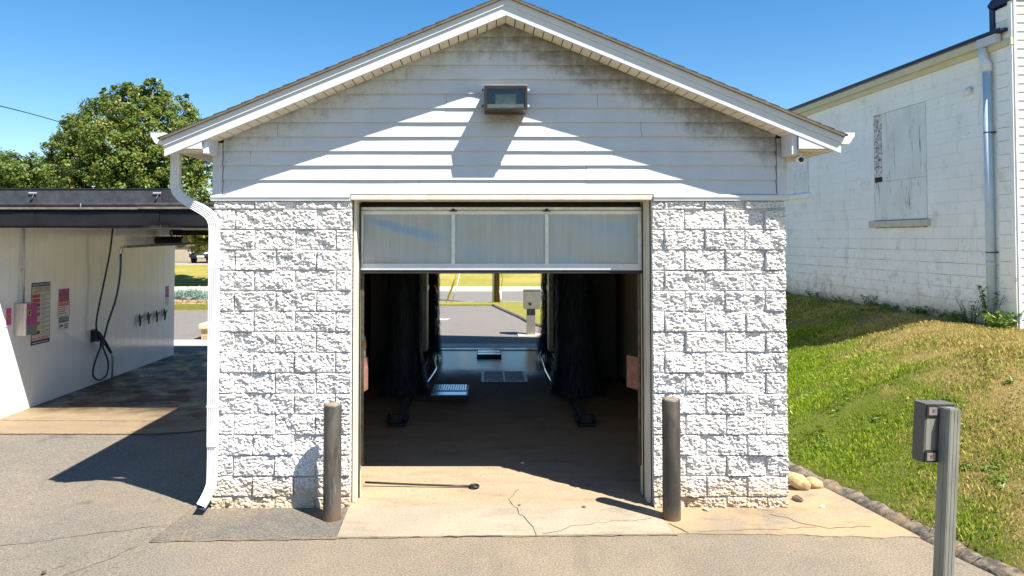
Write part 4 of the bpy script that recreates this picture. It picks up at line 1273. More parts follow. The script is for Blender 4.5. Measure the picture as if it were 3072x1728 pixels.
# pay terminal past the exit
tm = empty('exit_terminal', (1.21, 12.5, 0.0), 'grey metal terminal box on a square post past the tunnel exit', 'terminal')
box('post', 1.095, 1.325, 12.5, 12.66, 0.0, 0.735, M_termbox, tm, 0.006)
box('head', 1.01, 1.46, 12.42, 12.78, 0.735, 1.235, M_termbox, tm, 0.01)
box('head_lid', 1.0, 1.47, 12.41, 12.79, 1.236, 1.26, M_termbox, tm, 0.004)
bm = bmesh.new(); bx(bm, -0.04, 0.04, -0.004, 0.0, -0.03, 0.03, 0, Matrix.Translation((1.18, 12.418, 0.88)) @ Matrix.Rotation(R(35), 4, 'Y')); obj('plaque', bm, M_black, tm)
box('base_slab', 0.85, 1.7, 12.35, 12.85, -0.1, 0.03, M_pavement, tm)

# ================================================================== LEFT SELF-SERVE BAY
WX = -7.58
bay = empty('self_serve_bay', (-7.0, 7.0, -0.17), 'open wash bay with glossy white panel wall under a black fascia', 'building')
wallp = box('wall_core', WX - 0.20, WX - 0.021, 3.72, 10.33, -0.3, 2.86, M_pvc, bay)
y = 3.70
k = 0
while y < 10.3:
    y1 = min(y + 0.302, 10.335)
    box('wall_panel', WX - 0.02, WX + 0.0005 * (k % 3), y + 0.002, y1 - 0.002, -0.164, 2.845, M_pvc, wallp, 0.0016)
    y = y1; k += 1
box('end_panel', WX - 0.2, WX - 0.002, 10.337, 10.345, -0.3, 2.84, M_pvc, wallp)
box('end_panel', WX - 0.2, WX - 0.002, 3.690, 3.697, -0.3, 2.84, M_pvc, wallp)
box('ceiling', -14.0, XL - 0.005, 3.66, 10.3, 2.85, 2.90, M_ceil, bay)
box('roof', -14.0, XL - 0.005, 3.62, 10.4, 2.905, 3.10, M_membrane, bay)
# fascia in lengths, wavy upper lip
for x0, x1, dy in ((-14.0, -10.2, 0), (-10.195, -4.885, 0.0), (-4.88, XL - 0.006, 0.006)):
    bm = bmesh.new(); nx = max(6, int((x1 - x0) / 0.12)); rows = []
    for j, (zz, a) in enumerate(((2.802, 0.0), (2.85, 0.004), (2.92, 0.0), (3.0, 0.003), (3.062, -0.006))):
        row = []
        for i in range(nx + 1):
            xx = x0 + (x1 - x0) * i / nx
            dent = 0.05 * math.exp(-((xx + 4.9) / 0.22) ** 2) * math.exp(-((zz - 2.80) / 0.055) ** 2)
            wv = 0.008 * mn.noise((xx * 1.4, zz * 3, 2)) + dent
            row.append(bm.verts.new((xx, 3.585 + dy + a + wv, zz + (0.012 * mn.noise((xx * 2.2, 0, 4)) if j == 4 else 0))))
        rows.append(row)
    for j in range(4):
        for i in range(nx): bm.faces.new((rows[j][i], rows[j][i + 1], rows[j + 1][i + 1], rows[j + 1][i]))
    bk = [[bm.verts.new((v.co.x, 3.618, v.co.z)) for v in rows[0]], [bm.verts.new((v.co.x, 3.618, v.co.z)) for v in rows[4]]]
    for i in range(nx):
        bm.faces.new((rows[0][i], bk[0][i], bk[0][i + 1], rows[0][i + 1])); bm.faces.new((rows[4][i], rows[4][i + 1], bk[1][i + 1], bk[1][i]))
    obj('fascia_panel', bm, M_fascia_blk, bay, smooth=True)
for x0, x1, tz in ((-14.0, -5.19, 0.0), (-5.18, XL - 0.006, 0.006)):
    bm = bmesh.new(); prism(bm, [(0, 3.555, 3.078 + tz), (0, 3.552, 3.108 + tz), (0, 3.615, 3.112 + tz), (0, 3.615, 3.078 + tz)], (x0, 0, 0), (x1, 0, 0)); obj('drip_strip', bm, M_dripgrey, bay)
bm = bmesh.new(); nP = 70
tube(bm, [(-14.0 + (XL + 13.99) * i / nP, 3.60 + 0.006 * mn.noise((i * 0.7, 0, 0)), 3.145 + 0.008 * mn.noise((i * 0.45, 3, 0))) for i in range(nP + 1)], 0.034, 8)
obj('membrane_roll', bm, M_membrane, bay, smooth=True)
for xx in (-6.05, -3.95): box('roof_nail', xx, xx + 0.014, 3.555, 3.565, 3.11, 3.165, M_latch, bay)
box('rear_lintel', -14, XL - 0.005, 10.2, 10.42, 2.725, 2.848, M_black, bay)
# raised black parapet box on the roof
for x0, x1 in ((-14.0, -10.4), (-10.395, -8.2), (-8.195, -7.54), (-7.535, -6.85)):
    box('parapet_panel', x0, x1, 8.0, 8.05, 3.10, 3.69, M_parapet, bay, 0.002)
box('parapet_top', -14.0, -6.655, 7.985, 8.75, 3.6915, 3.706, M_membrane, bay)
box('parapet_end', -6.845, -6.66, 7.99, 8.75, 3.10, 3.69, M_membrane, bay, 0.003)
box('parapet_lap', -8.9, -6.85, 7.994, 7.9995, 3.10, 3.53, M_parapet, bay)
for xx in (-9.55, -6.93):
    bm = bmesh.new(); tube(bm, [(xx - 0.14, 7.9, 3.13), (xx + 0.02, 7.975, 3.6)], 0.012, 6); tube(bm, [(xx - 0.05, 7.94, 3.40), (xx + 0.0, 7.97, 3.54)], 0.016, 6)
    br = obj('strut', bm, M_black, bay, smooth=True); box('strut_cap', xx - 0.10, xx + 0.07, 7.968, 7.983, 3.598, 3.614, M_plastic, br, 0.004)

# --- signs and gear on the white wall (faces +x)
def wm(y, z, d=0.006):       # text/sign plane: text x -> +y, up -> z, normal +x
    return Matrix.Translation((WX + d, y, z)) @ Matrix(((0, 0, 1, 0), (1, 0, 0, 0), (0, 1, 0, 0), (0, 0, 0, 1)))


def plate(name, y0, y1, z0, z1, d0, d1, mat, par=None):
    return box(name, WX + d0, WX + d1, y0, y1, z0, z1, mat, par)


# note: the wall is seen from +x, so text runs from near (small y) to far
sg = plate('instruction_sign', 4.86, 5.37, 0.86, 1.90, 0.002, 0.006, M_navy)
tag(sg, 'tall washing instructions sign with coloured rows behind the coin box', 'sign')
plate('sign_face', 4.872, 5.358, 0.93, 1.835, 0.0062, 0.0068, M_cream, sg)
text('lettering', 'WASHING INSTRUCTIONS', 0.040, wm(5.115, 1.866, 0.0072), M_signwhite, sg)
text('lettering', 'ATTENTION', 0.036, wm(5.0, 1.805, 0.0078), M_orange, sg)
text('lettering', 'NOTICE', 0.028, wm(4.96, 1.742, 0.0078), M_ink, sg)
rows_c = [M_red, M_red, M_brownrow, M_orange, M_blue, M_yellow, M_greyink, M_yellow, M_brownrow]
for i, mt in enumerate(rows_c):
    zc = 1.675 - i * 0.077
    plate('row_tile', 4.885, 5.085, zc - 0.030, zc + 0.030, 0.0070, 0.0078, mt, sg)
    plate('row_field', 5.095, 5.352, zc - 0.033, zc + 0.033, 0.0070, 0.0076, M_signwhite, sg)
    for q in range(3):
        plate('print_line', 5.105, 5.105 + (0.235 if q < 2 else 0.13), zc + 0.016 - q * 0.02, zc + 0.022 - q * 0.02, 0.0077, 0.0080, M_ink, sg)
for q in range(4): plate('print_line', 5.06 if q < 2 else 5.03, 5.34, 1.822 - q * 0.026, 1.829 - q * 0.026, 0.0077, 0.0080, M_ink, sg)
plate('print_line', 4.90, 5.33, 1.772, 1.778, 0.0077, 0.0080, M_orange, sg)
text('lettering', 'Have A Nice Shiny Day!', 0.045, wm(5.115, 0.962, 0.0078), M_red, sg)
plate('print_line', 4.90, 5.33, 0.885, 0.895, 0.0063, 0.0070, M_signwhite, sg)

s2 = plate('pink_sign', 5.62, 5.935, 1.51, 1.745, 0.002, 0.005, M_magenta); tag(s2, 'small magenta printed notice above the red caution sign', 'sign')
text('lettering', 'NO', 0.06, wm(5.78, 1.712, 0.0056), M_navy, s2)
for q in range(6): plate('print_line', 5.64, 5.915 - 0.02 * (q % 2), 1.66 - q * 0.027, 1.672 - q * 0.027, 0.0051, 0.0056, M_navy if q < 2 else M_red, s2)
s3 = plate('caution_sign', 5.60, 5.96, 1.255, 1.505, 0.002, 0.005, M_signwhite); tag(s3, 'white sign with red USE CAUTION heading between two notices', 'sign')
plate('red_band', 5.605, 5.955, 1.445, 1.5, 0.0051, 0.0056, M_red, s3)
for a, b, c0, d0 in ((5.60, 5.96, 1.255, 1.262), (5.60, 5.607, 1.2625, 1.4445), (5.953, 5.96, 1.2625, 1.4445)): plate('border', a, b, c0, d0, 0.0051, 0.0056, M_red, s3)
text('lettering', 'USE CAUTION', 0.052, wm(5.78, 1.472, 0.0060), M_signwhite, s3)
for q in range(4): plate('print_line', 5.625, 5.82 + 0.03 * (q % 2), 1.415 - q * 0.038, 1.428 - q * 0.038, 0.0051, 0.0056, M_red, s3)
s4 = plate('notice_sign', 5.625, 5.935, 1.0, 1.245, 0.002, 0.005, M_signwhite); tag(s4, 'white sign with blue NOTICE heading and a camera symbol', 'sign')
plate('blue_band', 5.63, 5.93, 1.15, 1.24, 0.0051, 0.0056, M_navy, s4)
text('lettering', 'NOTICE', 0.075, wm(5.78, 1.195, 0.0060), M_signwhite, s4)
bm = bmesh.new(); bx(bm, WX + 0.0051, WX + 0.0056, 5.67, 5.75, 1.075, 1.11, 0, None); bx(bm, WX + 0.0051, WX + 0.0056, 5.65, 5.67, 1.045, 1.09, 0, None); obj('camera_symbol', bm, M_navy, s4)
for q in range(3): plate('print_line', 5.79, 5.91, 1.10 - q * 0.032, 1.116 - q * 0.032, 0.0051, 0.0056, M_navy, s4)
s5 = plate('pink_sign', 4.205, 4.36, 1.255, 1.555, 0.002, 0.010, M_plastic); tag(s5, 'bright pink panel with yellow window on the sunlit end of the wall', 'sign')
plate('pink_face', 4.225, 4.35, 1.27, 1.54, 0.0102, 0.0108, M_pinkp, s5); plate('yellow_window', 4.265, 4.315, 1.37, 1.45, 0.0109, 0.0114, M_yellow, s5); plate('dark_window', 4.277, 4.303, 1.382, 1.438, 0.0115, 0.0119, M_ink, s5)
s6 = plate('magenta_notice', 9.84, 10.02, 1.26, 1.52, 0.002, 0.005, M_magenta); tag(s6, 'magenta notice over a beige one at the far end of the bay wall', 'sign')
plate('beige_panel', 9.845, 10.015, 1.07, 1.25, 0.002, 0.005, M_cream, s6)
text('lettering', 'NOTICE', 0.04, wm(9.93, 1.285, 0.0058), M_navy, s6)

cb = empty('coin_box', (-7.45, 4.63, 1.08), 'rust-streaked metal coin box with purple front in the bay', 'coin box')
bm = bmesh.new(); bx(bm, WX + 0.004, WX + 0.20, 4.42, 4.70, 1.085, 1.60, 0.006); obj('case', bm, M_boxmetal, cb)
box('front_panel', WX + 0.2005, WX + 0.207, 4.435, 4.695, 1.24, 1.595, M_magenta, cb); box('button_plate', WX + 0.2005, WX + 0.207, 4.435, 4.695, 1.09, 1.235, M_greyink, cb)
box('yellow_frame', WX + 0.2075, WX + 0.210, 4.455, 4.53, 1.40, 1.49, M_yellow, cb); box('slot', WX + 0.2105, WX + 0.212, 4.47, 4.515, 1.415, 1.475, M_ink, cb)
tubeobj('conduit', [(WX + 0.04, 4.60, 1.60), (WX + 0.03, 4.60, 2.4), (WX + 0.03, 4.60, 2.845)], 0.016, M_galv, cb); box('conduit_clamp', WX, WX + 0.06, 4.575, 4.625, 2.1, 2.13, M_galv, cb)

# wand holder, wand, hoses, boom
wh = empty('wand_holder', (WX + 0.05, 6.75, 0.62), 'black wand holder bracket bolted to the bay wall', 'wand holder')
bm = bmesh.new(); bx(bm, WX + 0.002, WX + 0.02, 6.66, 6.84, 0.66, 0.90, 0.004); bx(bm, WX + 0.02, WX + 0.11, 6.68, 6.74, 0.68, 0.88, 0.006); bx(bm, WX + 0.02, WX + 0.10, 6.76, 6.82, 0.66, 0.8, 0.006)
obj('bracket', bm, M_black, wh)
wd_ = empty('spray_wand', (WX + 0.08, 7.2, -0.16), 'spray wand with black grip leaning from the holder to the floor', 'spray wand')
tubeobj('grip', [(WX + 0.12, 6.72, 0.84), (WX + 0.13, 6.95, 0.62), (WX + 0.13, 7.18, 0.38)], [0.03, 0.034, 0.024], M_black, wd_)
bm = bmesh.new(); bx(bm, WX + 0.1, WX + 0.15, 6.80, 6.92, 0.56, 0.66, 0.01); obj('trigger', bm, M_black, wd_)
tubeobj('lance', [(WX + 0.13, 7.17, 0.39), (WX + 0.13, 7.22, 0.32), (WX + 0.12, 7.26, 0.2), (WX + 0.09, 7.30, -0.155)], 0.022, M_galv, wd_)
hb = tubeobj('ceiling_hose', cr([(WX + 0.25, 6.95, 2.85), (WX + 0.22, 6.92, 2.4), (WX + 0.16, 6.86, 1.9), (WX + 0.12, 6.75, 1.4), (WX + 0.10, 6.68, 1.05), (WX + 0.10, 6.70, 0.85)], 8), 0.017, M_hoseblk)
tag(hb, 'dark hose dropping from the bay ceiling to the wand holder', 'hose')
bo = empty('overhead_boom', (-5.6, 7.0, 2.45), 'thin overhead boom arm reaching across the bay', 'boom')
tubeobj('arm', [(-6.25, 5.25, 2.500), (-6.05, 6.0, 2.525), (-5.0, 9.2, 2.60)], 0.024, M_dripgrey, bo)
tubeobj('elbow', [(-6.23, 5.3, 2.502), (-6.27, 5.22, 2.49), (-6.28, 5.21, 2.38)], 0.026, M_galv, bo)
tubeobj('drop', [(-5.0, 9.2, 2.56), (-5.0, 9.2, 2.85)], 0.03, M_galv, bo)
bh = tubeobj('blue_hose', cr([(-6.28, 5.21, 2.38), (-6.33, 5.3, 2.05), (-6.55, 5.6, 1.6), (-6.95, 6.1, 1.1), (-7.25, 6.55, 0.80), (-7.42, 6.75, 0.58), (-7.46, 6.62, 0.30), (-7.44, 6.52, 0.06), (-7.42, 6.72, -0.07), (-7.42, 6.98, 0.0), (-7.44, 7.05, 0.22), (-7.45, 6.9, 0.5), (-7.45, 6.76, 0.76)], 10), 0.018, M_hose)
tag(bh, 'blue hose looping from the boom elbow down to the wand', 'hose')
hl = empty('bay_heater', (-7.1, 9.4, 2.4), 'dark box with curved conduit hanging under the bay ceiling', 'heater')
bm = bmesh.new(); prism(bm, [(0, 9.3, 2.50), (0, 9.55, 2.50), (0, 9.62, 2.60), (0, 9.55, 2.70), (0, 9.3, 2.70), (0, 9.22, 2.60)], (-7.56, 0, 0), (-6.95, 0, 0)); obj('case', bm, M_black, hl)
tubeobj('conduit', cr([(-7.25, 9.4, 2.70), (-7.28, 9.38, 2.78), (-7.22, 9.36, 2.84), (-7.0, 9.36, 2.845)], 5), 0.016, M_black, hl)
mats_c = [(8.52, 0.885), (8.92, 0.89), (9.32, 0.885), (9.72, 0.885)]
for i, (yy, zz) in enumerate(mats_c):
    mc = empty('mat_clip', (WX + 0.03, yy, zz - 0.14), 'chrome floor mat clip on the bay wall, %s in the row of four' % (['nearest', 'second nearest', 'third nearest', 'farthest'][i]), 'mat clip', 'mat clips on the bay wall')
    bm = bmesh.new(); bx(bm, WX + 0.003, WX + 0.03, yy - 0.035, yy + 0.035, zz - 0.06, zz + 0.08, 0.006); obj('plate', bm, M_steel, mc)
    bm = bmesh.new(); tube(bm, [(WX + 0.03, yy, zz + 0.12), (WX + 0.06, yy, zz + 0.02), (WX + 0.05, yy, zz - 0.14)], [0.014, 0.026, 0.018], 8); tube(bm, [(WX + 0.04, yy, zz - 0.02), (WX + 0.07, yy + 0.09, zz + 0.08)], 0.012, 6); obj('jaw', bm, M_grime_steel, mc, smooth=True)

# ================================================================== RIGHT BUILDING
rb = empty('white_block_building', (9.5, 7.0, 1.25), 'tall weathered white painted block building on the grass rise', 'building')


def q3(u, d, v): return (7.763 - 0.05 * u - d, 3.4 + u, v)      # u along the wall, d outward, v height


def rbox(name, u0, u1, d0, d1, v0, v1, mat, par, bev=0):
    bm = bmesh.new()
    vs_ = [bm.verts.new(q3(u, d, v)) for v in (v0, v1) for u, d in ((u0, d0), (u1, d0), (u1, d1), (u0, d1))]
    for f in ((3, 2, 1, 0), (4, 5, 6, 7), (0, 1, 5, 4), (1, 2, 6, 5), (2, 3, 7, 6), (3, 0, 4, 7)): bm.faces.new([vs_[i] for i in f])
    if bev: bmesh.ops.bevel(bm, geom=bm.edges[:], offset=bev, segments=1, affect='EDGES')
    return obj(name, bm, mat, par)


core = rbox('wall', 0.0, 16.0, -0.3, -0.012, 0.2, 5.62, M_oldjoint, rb)
WU0, WU1, WV0, WV1 = 1.95, 3.50, 2.985, 5.0455
W2U0, W2U1, W2V0, W2V1 = 6.05, 7.6, 3.70, 5.0455
upper = bmesh.new()
ch = 0.2003; row = 0; v = 1.24 - ch * 2
while v < 5.56:
    v1 = min(v + ch, 5.60); u = -(0.2 if row % 2 else 0.0)
    while u < 15.9:
        u0, u1 = max(0.0, u), u + 0.403
        segs = [(u0, u1)]
        for (a, b, c0, d0) in ((WU0, WU1, WV0, WV1), (W2U0, W2U1, W2V0, W2V1)):
            if v1 - 0.03 > c0 and v + 0.03 < d0:
                ns = []
                for s0, s1 in segs:
                    if s1 <= a or s0 >= b: ns.append((s0, s1)); continue
                    if s0 < a: ns.append((s0, a))
                    if s1 > b: ns.append((b, s1))
                segs = ns
        for s0, s1 in segs:
            if s1 - s0 < 0.03: continue
            dj = rnd.uniform(-0.0012, 0.0012)
            gp_ = rnd.choice((0.0016, 0.0026, 0.0042)) if v < 2.5 else 0.0011
            if v > 1.0 and v < 3.05 and u < 8.2:
                o = rbox('block', s0 + gp_, s1 - gp_, -0.011, 0.0 + dj, v + gp_, v1 - gp_, M_oldwall, core, 0.002)
            else:
                vs_ = [upper.verts.new(q3(uu, dd, vv)) for vv in (v + gp_, v1 - gp_) for uu, dd in ((s0 + gp_, -0.011), (s1 - gp_, -0.011), (s1 - gp_, dj), (s0 + gp_, dj))]
                for f in ((3, 2, 1, 0), (4, 5, 6, 7), (0, 1, 5, 4), (1, 2, 6, 5), (2, 3, 7, 6), (3, 0, 4, 7)): upper.faces.new([vs_[i] for i in f])
        u += 0.403
    v += ch; row += 1
uo = obj('upper_blocks', upper, M_oldwall, core); uo['kind'] = 'stuff'
# boarded window
wn = rbox('boarded_window', WU0 + 0.004, WU1 - 0.004, -0.0115, -0.009, WV0 + 0.004, WV1 - 0.004, M_oldjoint, rb)
rbox('board', WU0 + 0.01, WU1 - 0.27, -0.0085, 0.004, WV0 + 0.75, WV1 - 0.01, M_peel, wn)
rbox('board', WU0 + 0.01, WU0 + 0.42, -0.0085, 0.0045, WV0 + 0.01, WV0 + 0.744, M_peel, wn)
rbox('board', WU0 + 0.427, WU1 - 0.02, -0.0085, 0.003, WV0 + 0.01, WV0 + 0.744, M_peel, wn)
rbox('flaking_strip', WU1 - 0.262, WU1 - 0.01, -0.0085, 0.001, WV0 + 0.85, WV1 - 0.03, M_flake, wn)
rbox('rotten_corner', WU1 - 0.25, WU1 - 0.015, -0.0088, -0.003, WV0 + 0.752, WV0 + 0.848, M_hole, wn)
rbox('sill', WU0 - 0.08, WU1 + 0.1, -0.011, 0.075, WV0 - 0.125, WV0 - 0.003, M_sill, wn, 0.012)
w2 = rbox('boarded_window', W2U0 + 0.004, W2U1 - 0.004, -0.0115, -0.003, W2V0 + 0.004, W2V1 - 0.004, M_peel, rb)
rbox('sill', W2U0 - 0.1, W2U1 + 0.1, -0.011, 0.07, W2V0 - 0.11, W2V0 - 0.003, M_oldwall, w2, 0.01)
# cornice and roof edge
rbox('cornice_board', -0.02, 16.0, -0.0105, 0.05, 5.50, 5.605, M_cornice, rb, 0.004)
rbox('cornice_board', 0.55, 2.6, 0.0505, 0.12, 5.59, 5.705, M_cornice, rb, 0.004)
rbox('cornice_board', 2.61, 16.0, 0.0505, 0.115, 5.59, 5.702, M_cornice, rb, 0.004)
rbox('cornice_end', 0.16, 0.54, 0.0505, 0.14, 5.585, 5.715, M_trim, rb, 0.004)
rbox('roof_edge', 0.05, 16.0, -0.3, 0.16, 5.72, 5.775, M_roofblue, rb, 0.012)
# pilaster at the corner and its raised parapet
for vk in range(25):
    v0 = 1.1 + vk * 0.2
    if v0 > 6.0: break
    rbox('corner_block', 0.06, 0.30, -0.012, 0.022 + rnd.uniform(-0.002, 0.002), v0 + 0.003, v0 + 0.197, M_oldwall, core, 0.003)
rbox('corner_board', -0.012, 0.055, -0.05, 0.03, 1.1, 6.16, M_oldwall, rb, 0.004)
rbox('parapet', 0.0, 0.30, -3.0, -0.013, 5.60, 6.12, M_oldwall, rb)
bm = bmesh.new()
prism(bm, [q3(-0.03, 0.05, 6.16), q3(0.36, 0.07, 6.13), q3(0.40, 0.07, 6.20), q3(0.33, 0.06, 6.27), q3(-0.03, 0.05, 6.26)], (0, 0, 0), (3.0, 0, 0))
obj('parapet_cap', bm, M_roofblue, rb)
rbox('roof_flashing', 0.305, 0.40, -3.0, 0.04, 5.776, 6.135, M_roofblue, rb)
# white pipe on the wall
pp = Vector(q3(0.42, 0.075, 0))
bm = bmesh.new(); tube(bm, [(pp.x, pp.y, 1.30), (pp.x, pp.y, 5.22)], 0.058, 20)
dp = obj('downpipe', bm, M_pipe, rb, smooth=True)
bm = bmesh.new(); tube(bm, [(pp.x, pp.y, 5.20), (pp.x, pp.y, 5.30), (pp.x - 0.01, pp.y + 0.06, 5.42), (pp.x - 0.01, pp.y + 0.07, 5.58)], [0.066, 0.066, 0.062, 0.06], 20)
obj('elbow', bm, M_pipeend, dp, smooth=True)
for zz in (4.25, 2.42):
    bm = bmesh.new(); tube(bm, [(pp.x, pp.y, zz), (pp.x, pp.y, zz + 0.02)], 0.061, 20); bx(bm, pp.x, pp.x + 0.07, pp.y - 0.075, pp.y + 0.03, zz, zz + 0.02)
    obj('strap', bm, M_grime_steel, dp)
bm = bmesh.new(); tube(bm, [(pp.x, pp.y, 2.22), (pp.x, pp.y, 2.30)], 0.0605, 20); obj('coupling', bm, M_pipe, dp, smooth=True)
# round vent hood
vp = Vector(q3(0.88, 0, 5.0)); bm = bmesh.new(); tube(bm, [vp, vp + Vector((-0.05, 0, -0.015)), vp + Vector((-0.09, 0, -0.03))], [0.07, 0.062, 0.03], 12); obj('vent_hood', bm, M_peel, rb, smooth=True)
# vinyl-clad front
ff = box('front_wall', 7.80, 14.0, 3.425, 3.6, 0.8, 6.2, M_oldwall, rb)
z = 0.95
while z < 6.14:
    bm = bmesh.new(); prism(bm, [(7.795, 3.380, z), (7.795, 3.424, z), (7.795, 3.424, z + 0.126), (7.795, 3.398, z + 0.126)], (0.004, 0, 0), (6.2, 0, 0))
    obj('vinyl_board', bm, M_vinyl, ff); z += 0.1285
box('corner_trim', 7.765, 7.80, 3.372, 3.46, 0.9, 6.2, M_vinyl, rb)
rbox('back_mass', 0.3, 15.9, -7.0, -0.31, 0.3, 5.5, M_oldwall, rb)

# ================================================================== FOREGROUND POST
po = empty('keypad_post', (2.86, -2.6, 0.0), 'grey ribbed metal post with a box turned away, in the foreground', 'post')
lean = Matrix.Translation((2.883, -2.62, 1.60)) @ Matrix.Rotation(R(3.4), 4, 'Y') @ Matrix.Rotation(R(13), 4, 'Z') @ Matrix.Translation((0, 0, -1.60))
bm = bmesh.new(); bx(bm, -0.040, 0.040, -0.037, 0.042, -0.05, 1.580, 0.003, lean)
for k in range(3): bx(bm, -0.033 + k * 0.025, -0.019 + k * 0.025, -0.0390, -0.0373, -0.05, 1.578, 0, lean)
bx(bm, -0.0420, -0.0403, -0.004, 0.010, -0.05, 1.578, 0, lean)
post = obj('post', bm, M_post, po)
bm = bmesh.new(); bx(bm, -0.03, 0.035, -0.028, 0.03, 1.5805, 1.584, 0.001, lean); obj('cap', bm, M_post, post)
bm = bmesh.new(); bx(bm, -0.142, 0.080, 0.0475, 0.135, 1.232, 1.592, 0.004, lean); kb = obj('box', bm, M_postbox, po)
bm = bmesh.new(); bx(bm, -0.147, 0.085, 0.042, 0.140, 1.5925, 1.599, 0.001, lean); obj('lid', bm, M_postbox, kb)
bm = bmesh.new(); bx(bm, -0.130, -0.060, 0.0445, 0.0472, 1.31, 1.51, 0.001, lean); obj('recess_strip', bm, M_post, kb)
for zz in (1.236, 1.518):
    bm = bmesh.new(); bx(bm, -0.136, -0.052, 0.036, 0.0470, zz, zz + 0.070, 0.003, lean); lp = obj('bracket', bm, M_black, kb)
    bm = bmesh.new(); bx(bm, -0.125, -0.064, 0.0335, 0.0355, zz + 0.011, zz + 0.060, 0.0005, lean); obj('latch_plate', bm, M_latch, kb)
    bm = bmesh.new(); bx(bm, -0.099, -0.088, 0.0305, 0.0330, zz + 0.028, zz + 0.048, 0.001, lean); obj('rusty_bolt', bm, M_rust, kb)

# ================================================================== SMALL THINGS ON THE GROUND
def rock(x, y, z, sx, sy, sz, rot, seed, lab, tilt=0):
    bm = bmesh.new(); bmesh.ops.create_icosphere(bm, subdivisions=4, radius=1)
    for v in bm.verts:
        n = mn.fractal((v.co.x * 1.2 + seed, v.co.y * 1.2, v.co.z * 1.2), 1, 2, 3)
        v.co *= 1 + 0.13 * n; v.co.z = max(v.co.z, -0.8)
    bmesh.ops.transform(bm, matrix=Matrix.Translation((x, y, z)) @ Matrix.Rotation(rot, 4, 'Z') @ Matrix.Rotation(tilt, 4, 'Y') @ Matrix.Diagonal((sx, sy, sz, 1)), verts=bm.verts)
    return tag(obj('rock', bm, M_rock, smooth=True), lab, 'rock', 'tan rocks beside the right pier')


rock(3.02, 0.52, 0.055, 0.07, 0.075, 0.065, 0.3, 1, 'small blocky tan rock touching the right pier')
rock(3.14, 0.62, 0.06, 0.085, 0.07, 0.07, 0.2, 9, 'pale tan rock half hidden between the blocky and the large rock')
rock(3.27, 0.50, 0.085, 0.135, 0.08, 0.078, -0.1, 4, 'largest rounded tan rock, leaning in the middle of the group', 0.45)
rock(3.46, 0.56, 0.05, 0.105, 0.075, 0.06, 0.1, 6, 'flat yellow-tan rock at the right end of the group', 0.22)
def chip(name, x, y, s, lab, cat, mat, seed, zf=flat):
    bm = bmesh.new(); bmesh.ops.create_icosphere(bm, subdivisions=2, radius=1)
    for v in bm.verts: v.co *= 1 + 0.35 * mn.noise(v.co * 1.7 + Vector((seed, 0, 0)))
    bmesh.ops.transform(bm, matrix=Matrix.Translation((x, y, zf(x, y) + 0.012 + s * 0.3)) @ Matrix.Rotation(seed, 4, 'Z') @ Matrix.Diagonal((s, s * 0.7, s * 0.45, 1)), verts=bm.verts)
    return tag(obj(name, bm, mat), lab, cat)


chip('pebble', 2.12, -0.10, 0.035, 'grey stone chip at the foot of the right pier', 'pebble', M_stonecap, 2)
chip('pebble', 0.95, -0.03, 0.022, 'dark pebble on the apron left of the right bollard shadow', 'pebble', M_debris, 3)
chip('pebble', 0.32, 0.02, 0.018, 'tiny dark pebble near the middle of the apron', 'pebble', M_debris, 4)
chip('pebble', 3.28, -0.02, 0.025, 'white chip on the sand below the rocks', 'pebble', M_plastic, 6)
chip('dirt_clod', 3.12, 0.16, 0.06, 'dark clod of soil below the rocks', 'dirt clod', M_debris, 5)
chip('scrap', 0.42, 1.35, 0.02, 'tiny pale scrap on the shaded floor inside the entrance', 'scrap', M_plastic, 7)
chip('leaf_scrap', -3.55, -1.28, 0.028, 'dark leaf scrap on the asphalt at lower left', 'leaf', M_debris, 8, base_z)
# foam cup on the shaded grass
cx_, cy_ = 6.05, 8.2; cz_ = slope_z(cx_, cy_) + 0.01
bm = bmesh.new(); tube(bm, [(cx_, cy_, cz_), (cx_ + 0.01, cy_, cz_ + 0.11)], [0.045, 0.06], 14); tag(obj('foam_cup', bm, M_plastic, smooth=True), 'white foam cup on the shaded grass behind the right pier', 'cup')
# dry sprig near the kerb
bm = bmesh.new(); rr_ = random.Random(5)
for k in range(40):
    a = Vector((4.03 + rr_.uniform(-0.22, 0.2), -0.95 + rr_.uniform(-0.3, 0.35), 0.09)); b = a + Vector((rr_.uniform(-0.07, 0.07), rr_.uniform(-0.07, 0.07), rr_.uniform(0.0, 0.05)))
    tube(bm, [a, b], 0.0035, 4)
tag(obj('dry_grass_clippings', bm, M_crack), 'dry grass clippings caught on the rough kerb', 'clippings', kind='stuff')


# leafy mesh from points
def leaves(name, C, Nn, size, mat, parent, seed, asp=0.55):
    rg = np.random.default_rng(seed); n = len(C)
    t = rg.normal(0, 1, (n, 3)); Nn = Nn / (np.linalg.norm(Nn, axis=1, keepdims=True) + 1e-6)
    t -= (t * Nn).sum(1, keepdims=True) * Nn; t /= np.linalg.norm(t, axis=1, keepdims=True) + 1e-6
    b = np.cross(Nn, t); s = size * rg.uniform(0.55, 1.35, (n, 1))
    V = np.stack([C - t * s, C - b * s * asp + Nn * s * 0.12, C + t * s, C + b * s * asp + Nn * s * 0.12], 1).astype(np.float32)
    me = npmesh(name, V.reshape(-1, 3), np.arange(n * 4, dtype=np.int32), 4)
    at = me.attributes.new('rv', 'FLOAT', 'POINT'); at.data.foreach_set('value', np.repeat(rg.uniform(0, 1, n), 4).astype(np.float32))
    return fin(name, me, mat, parent)


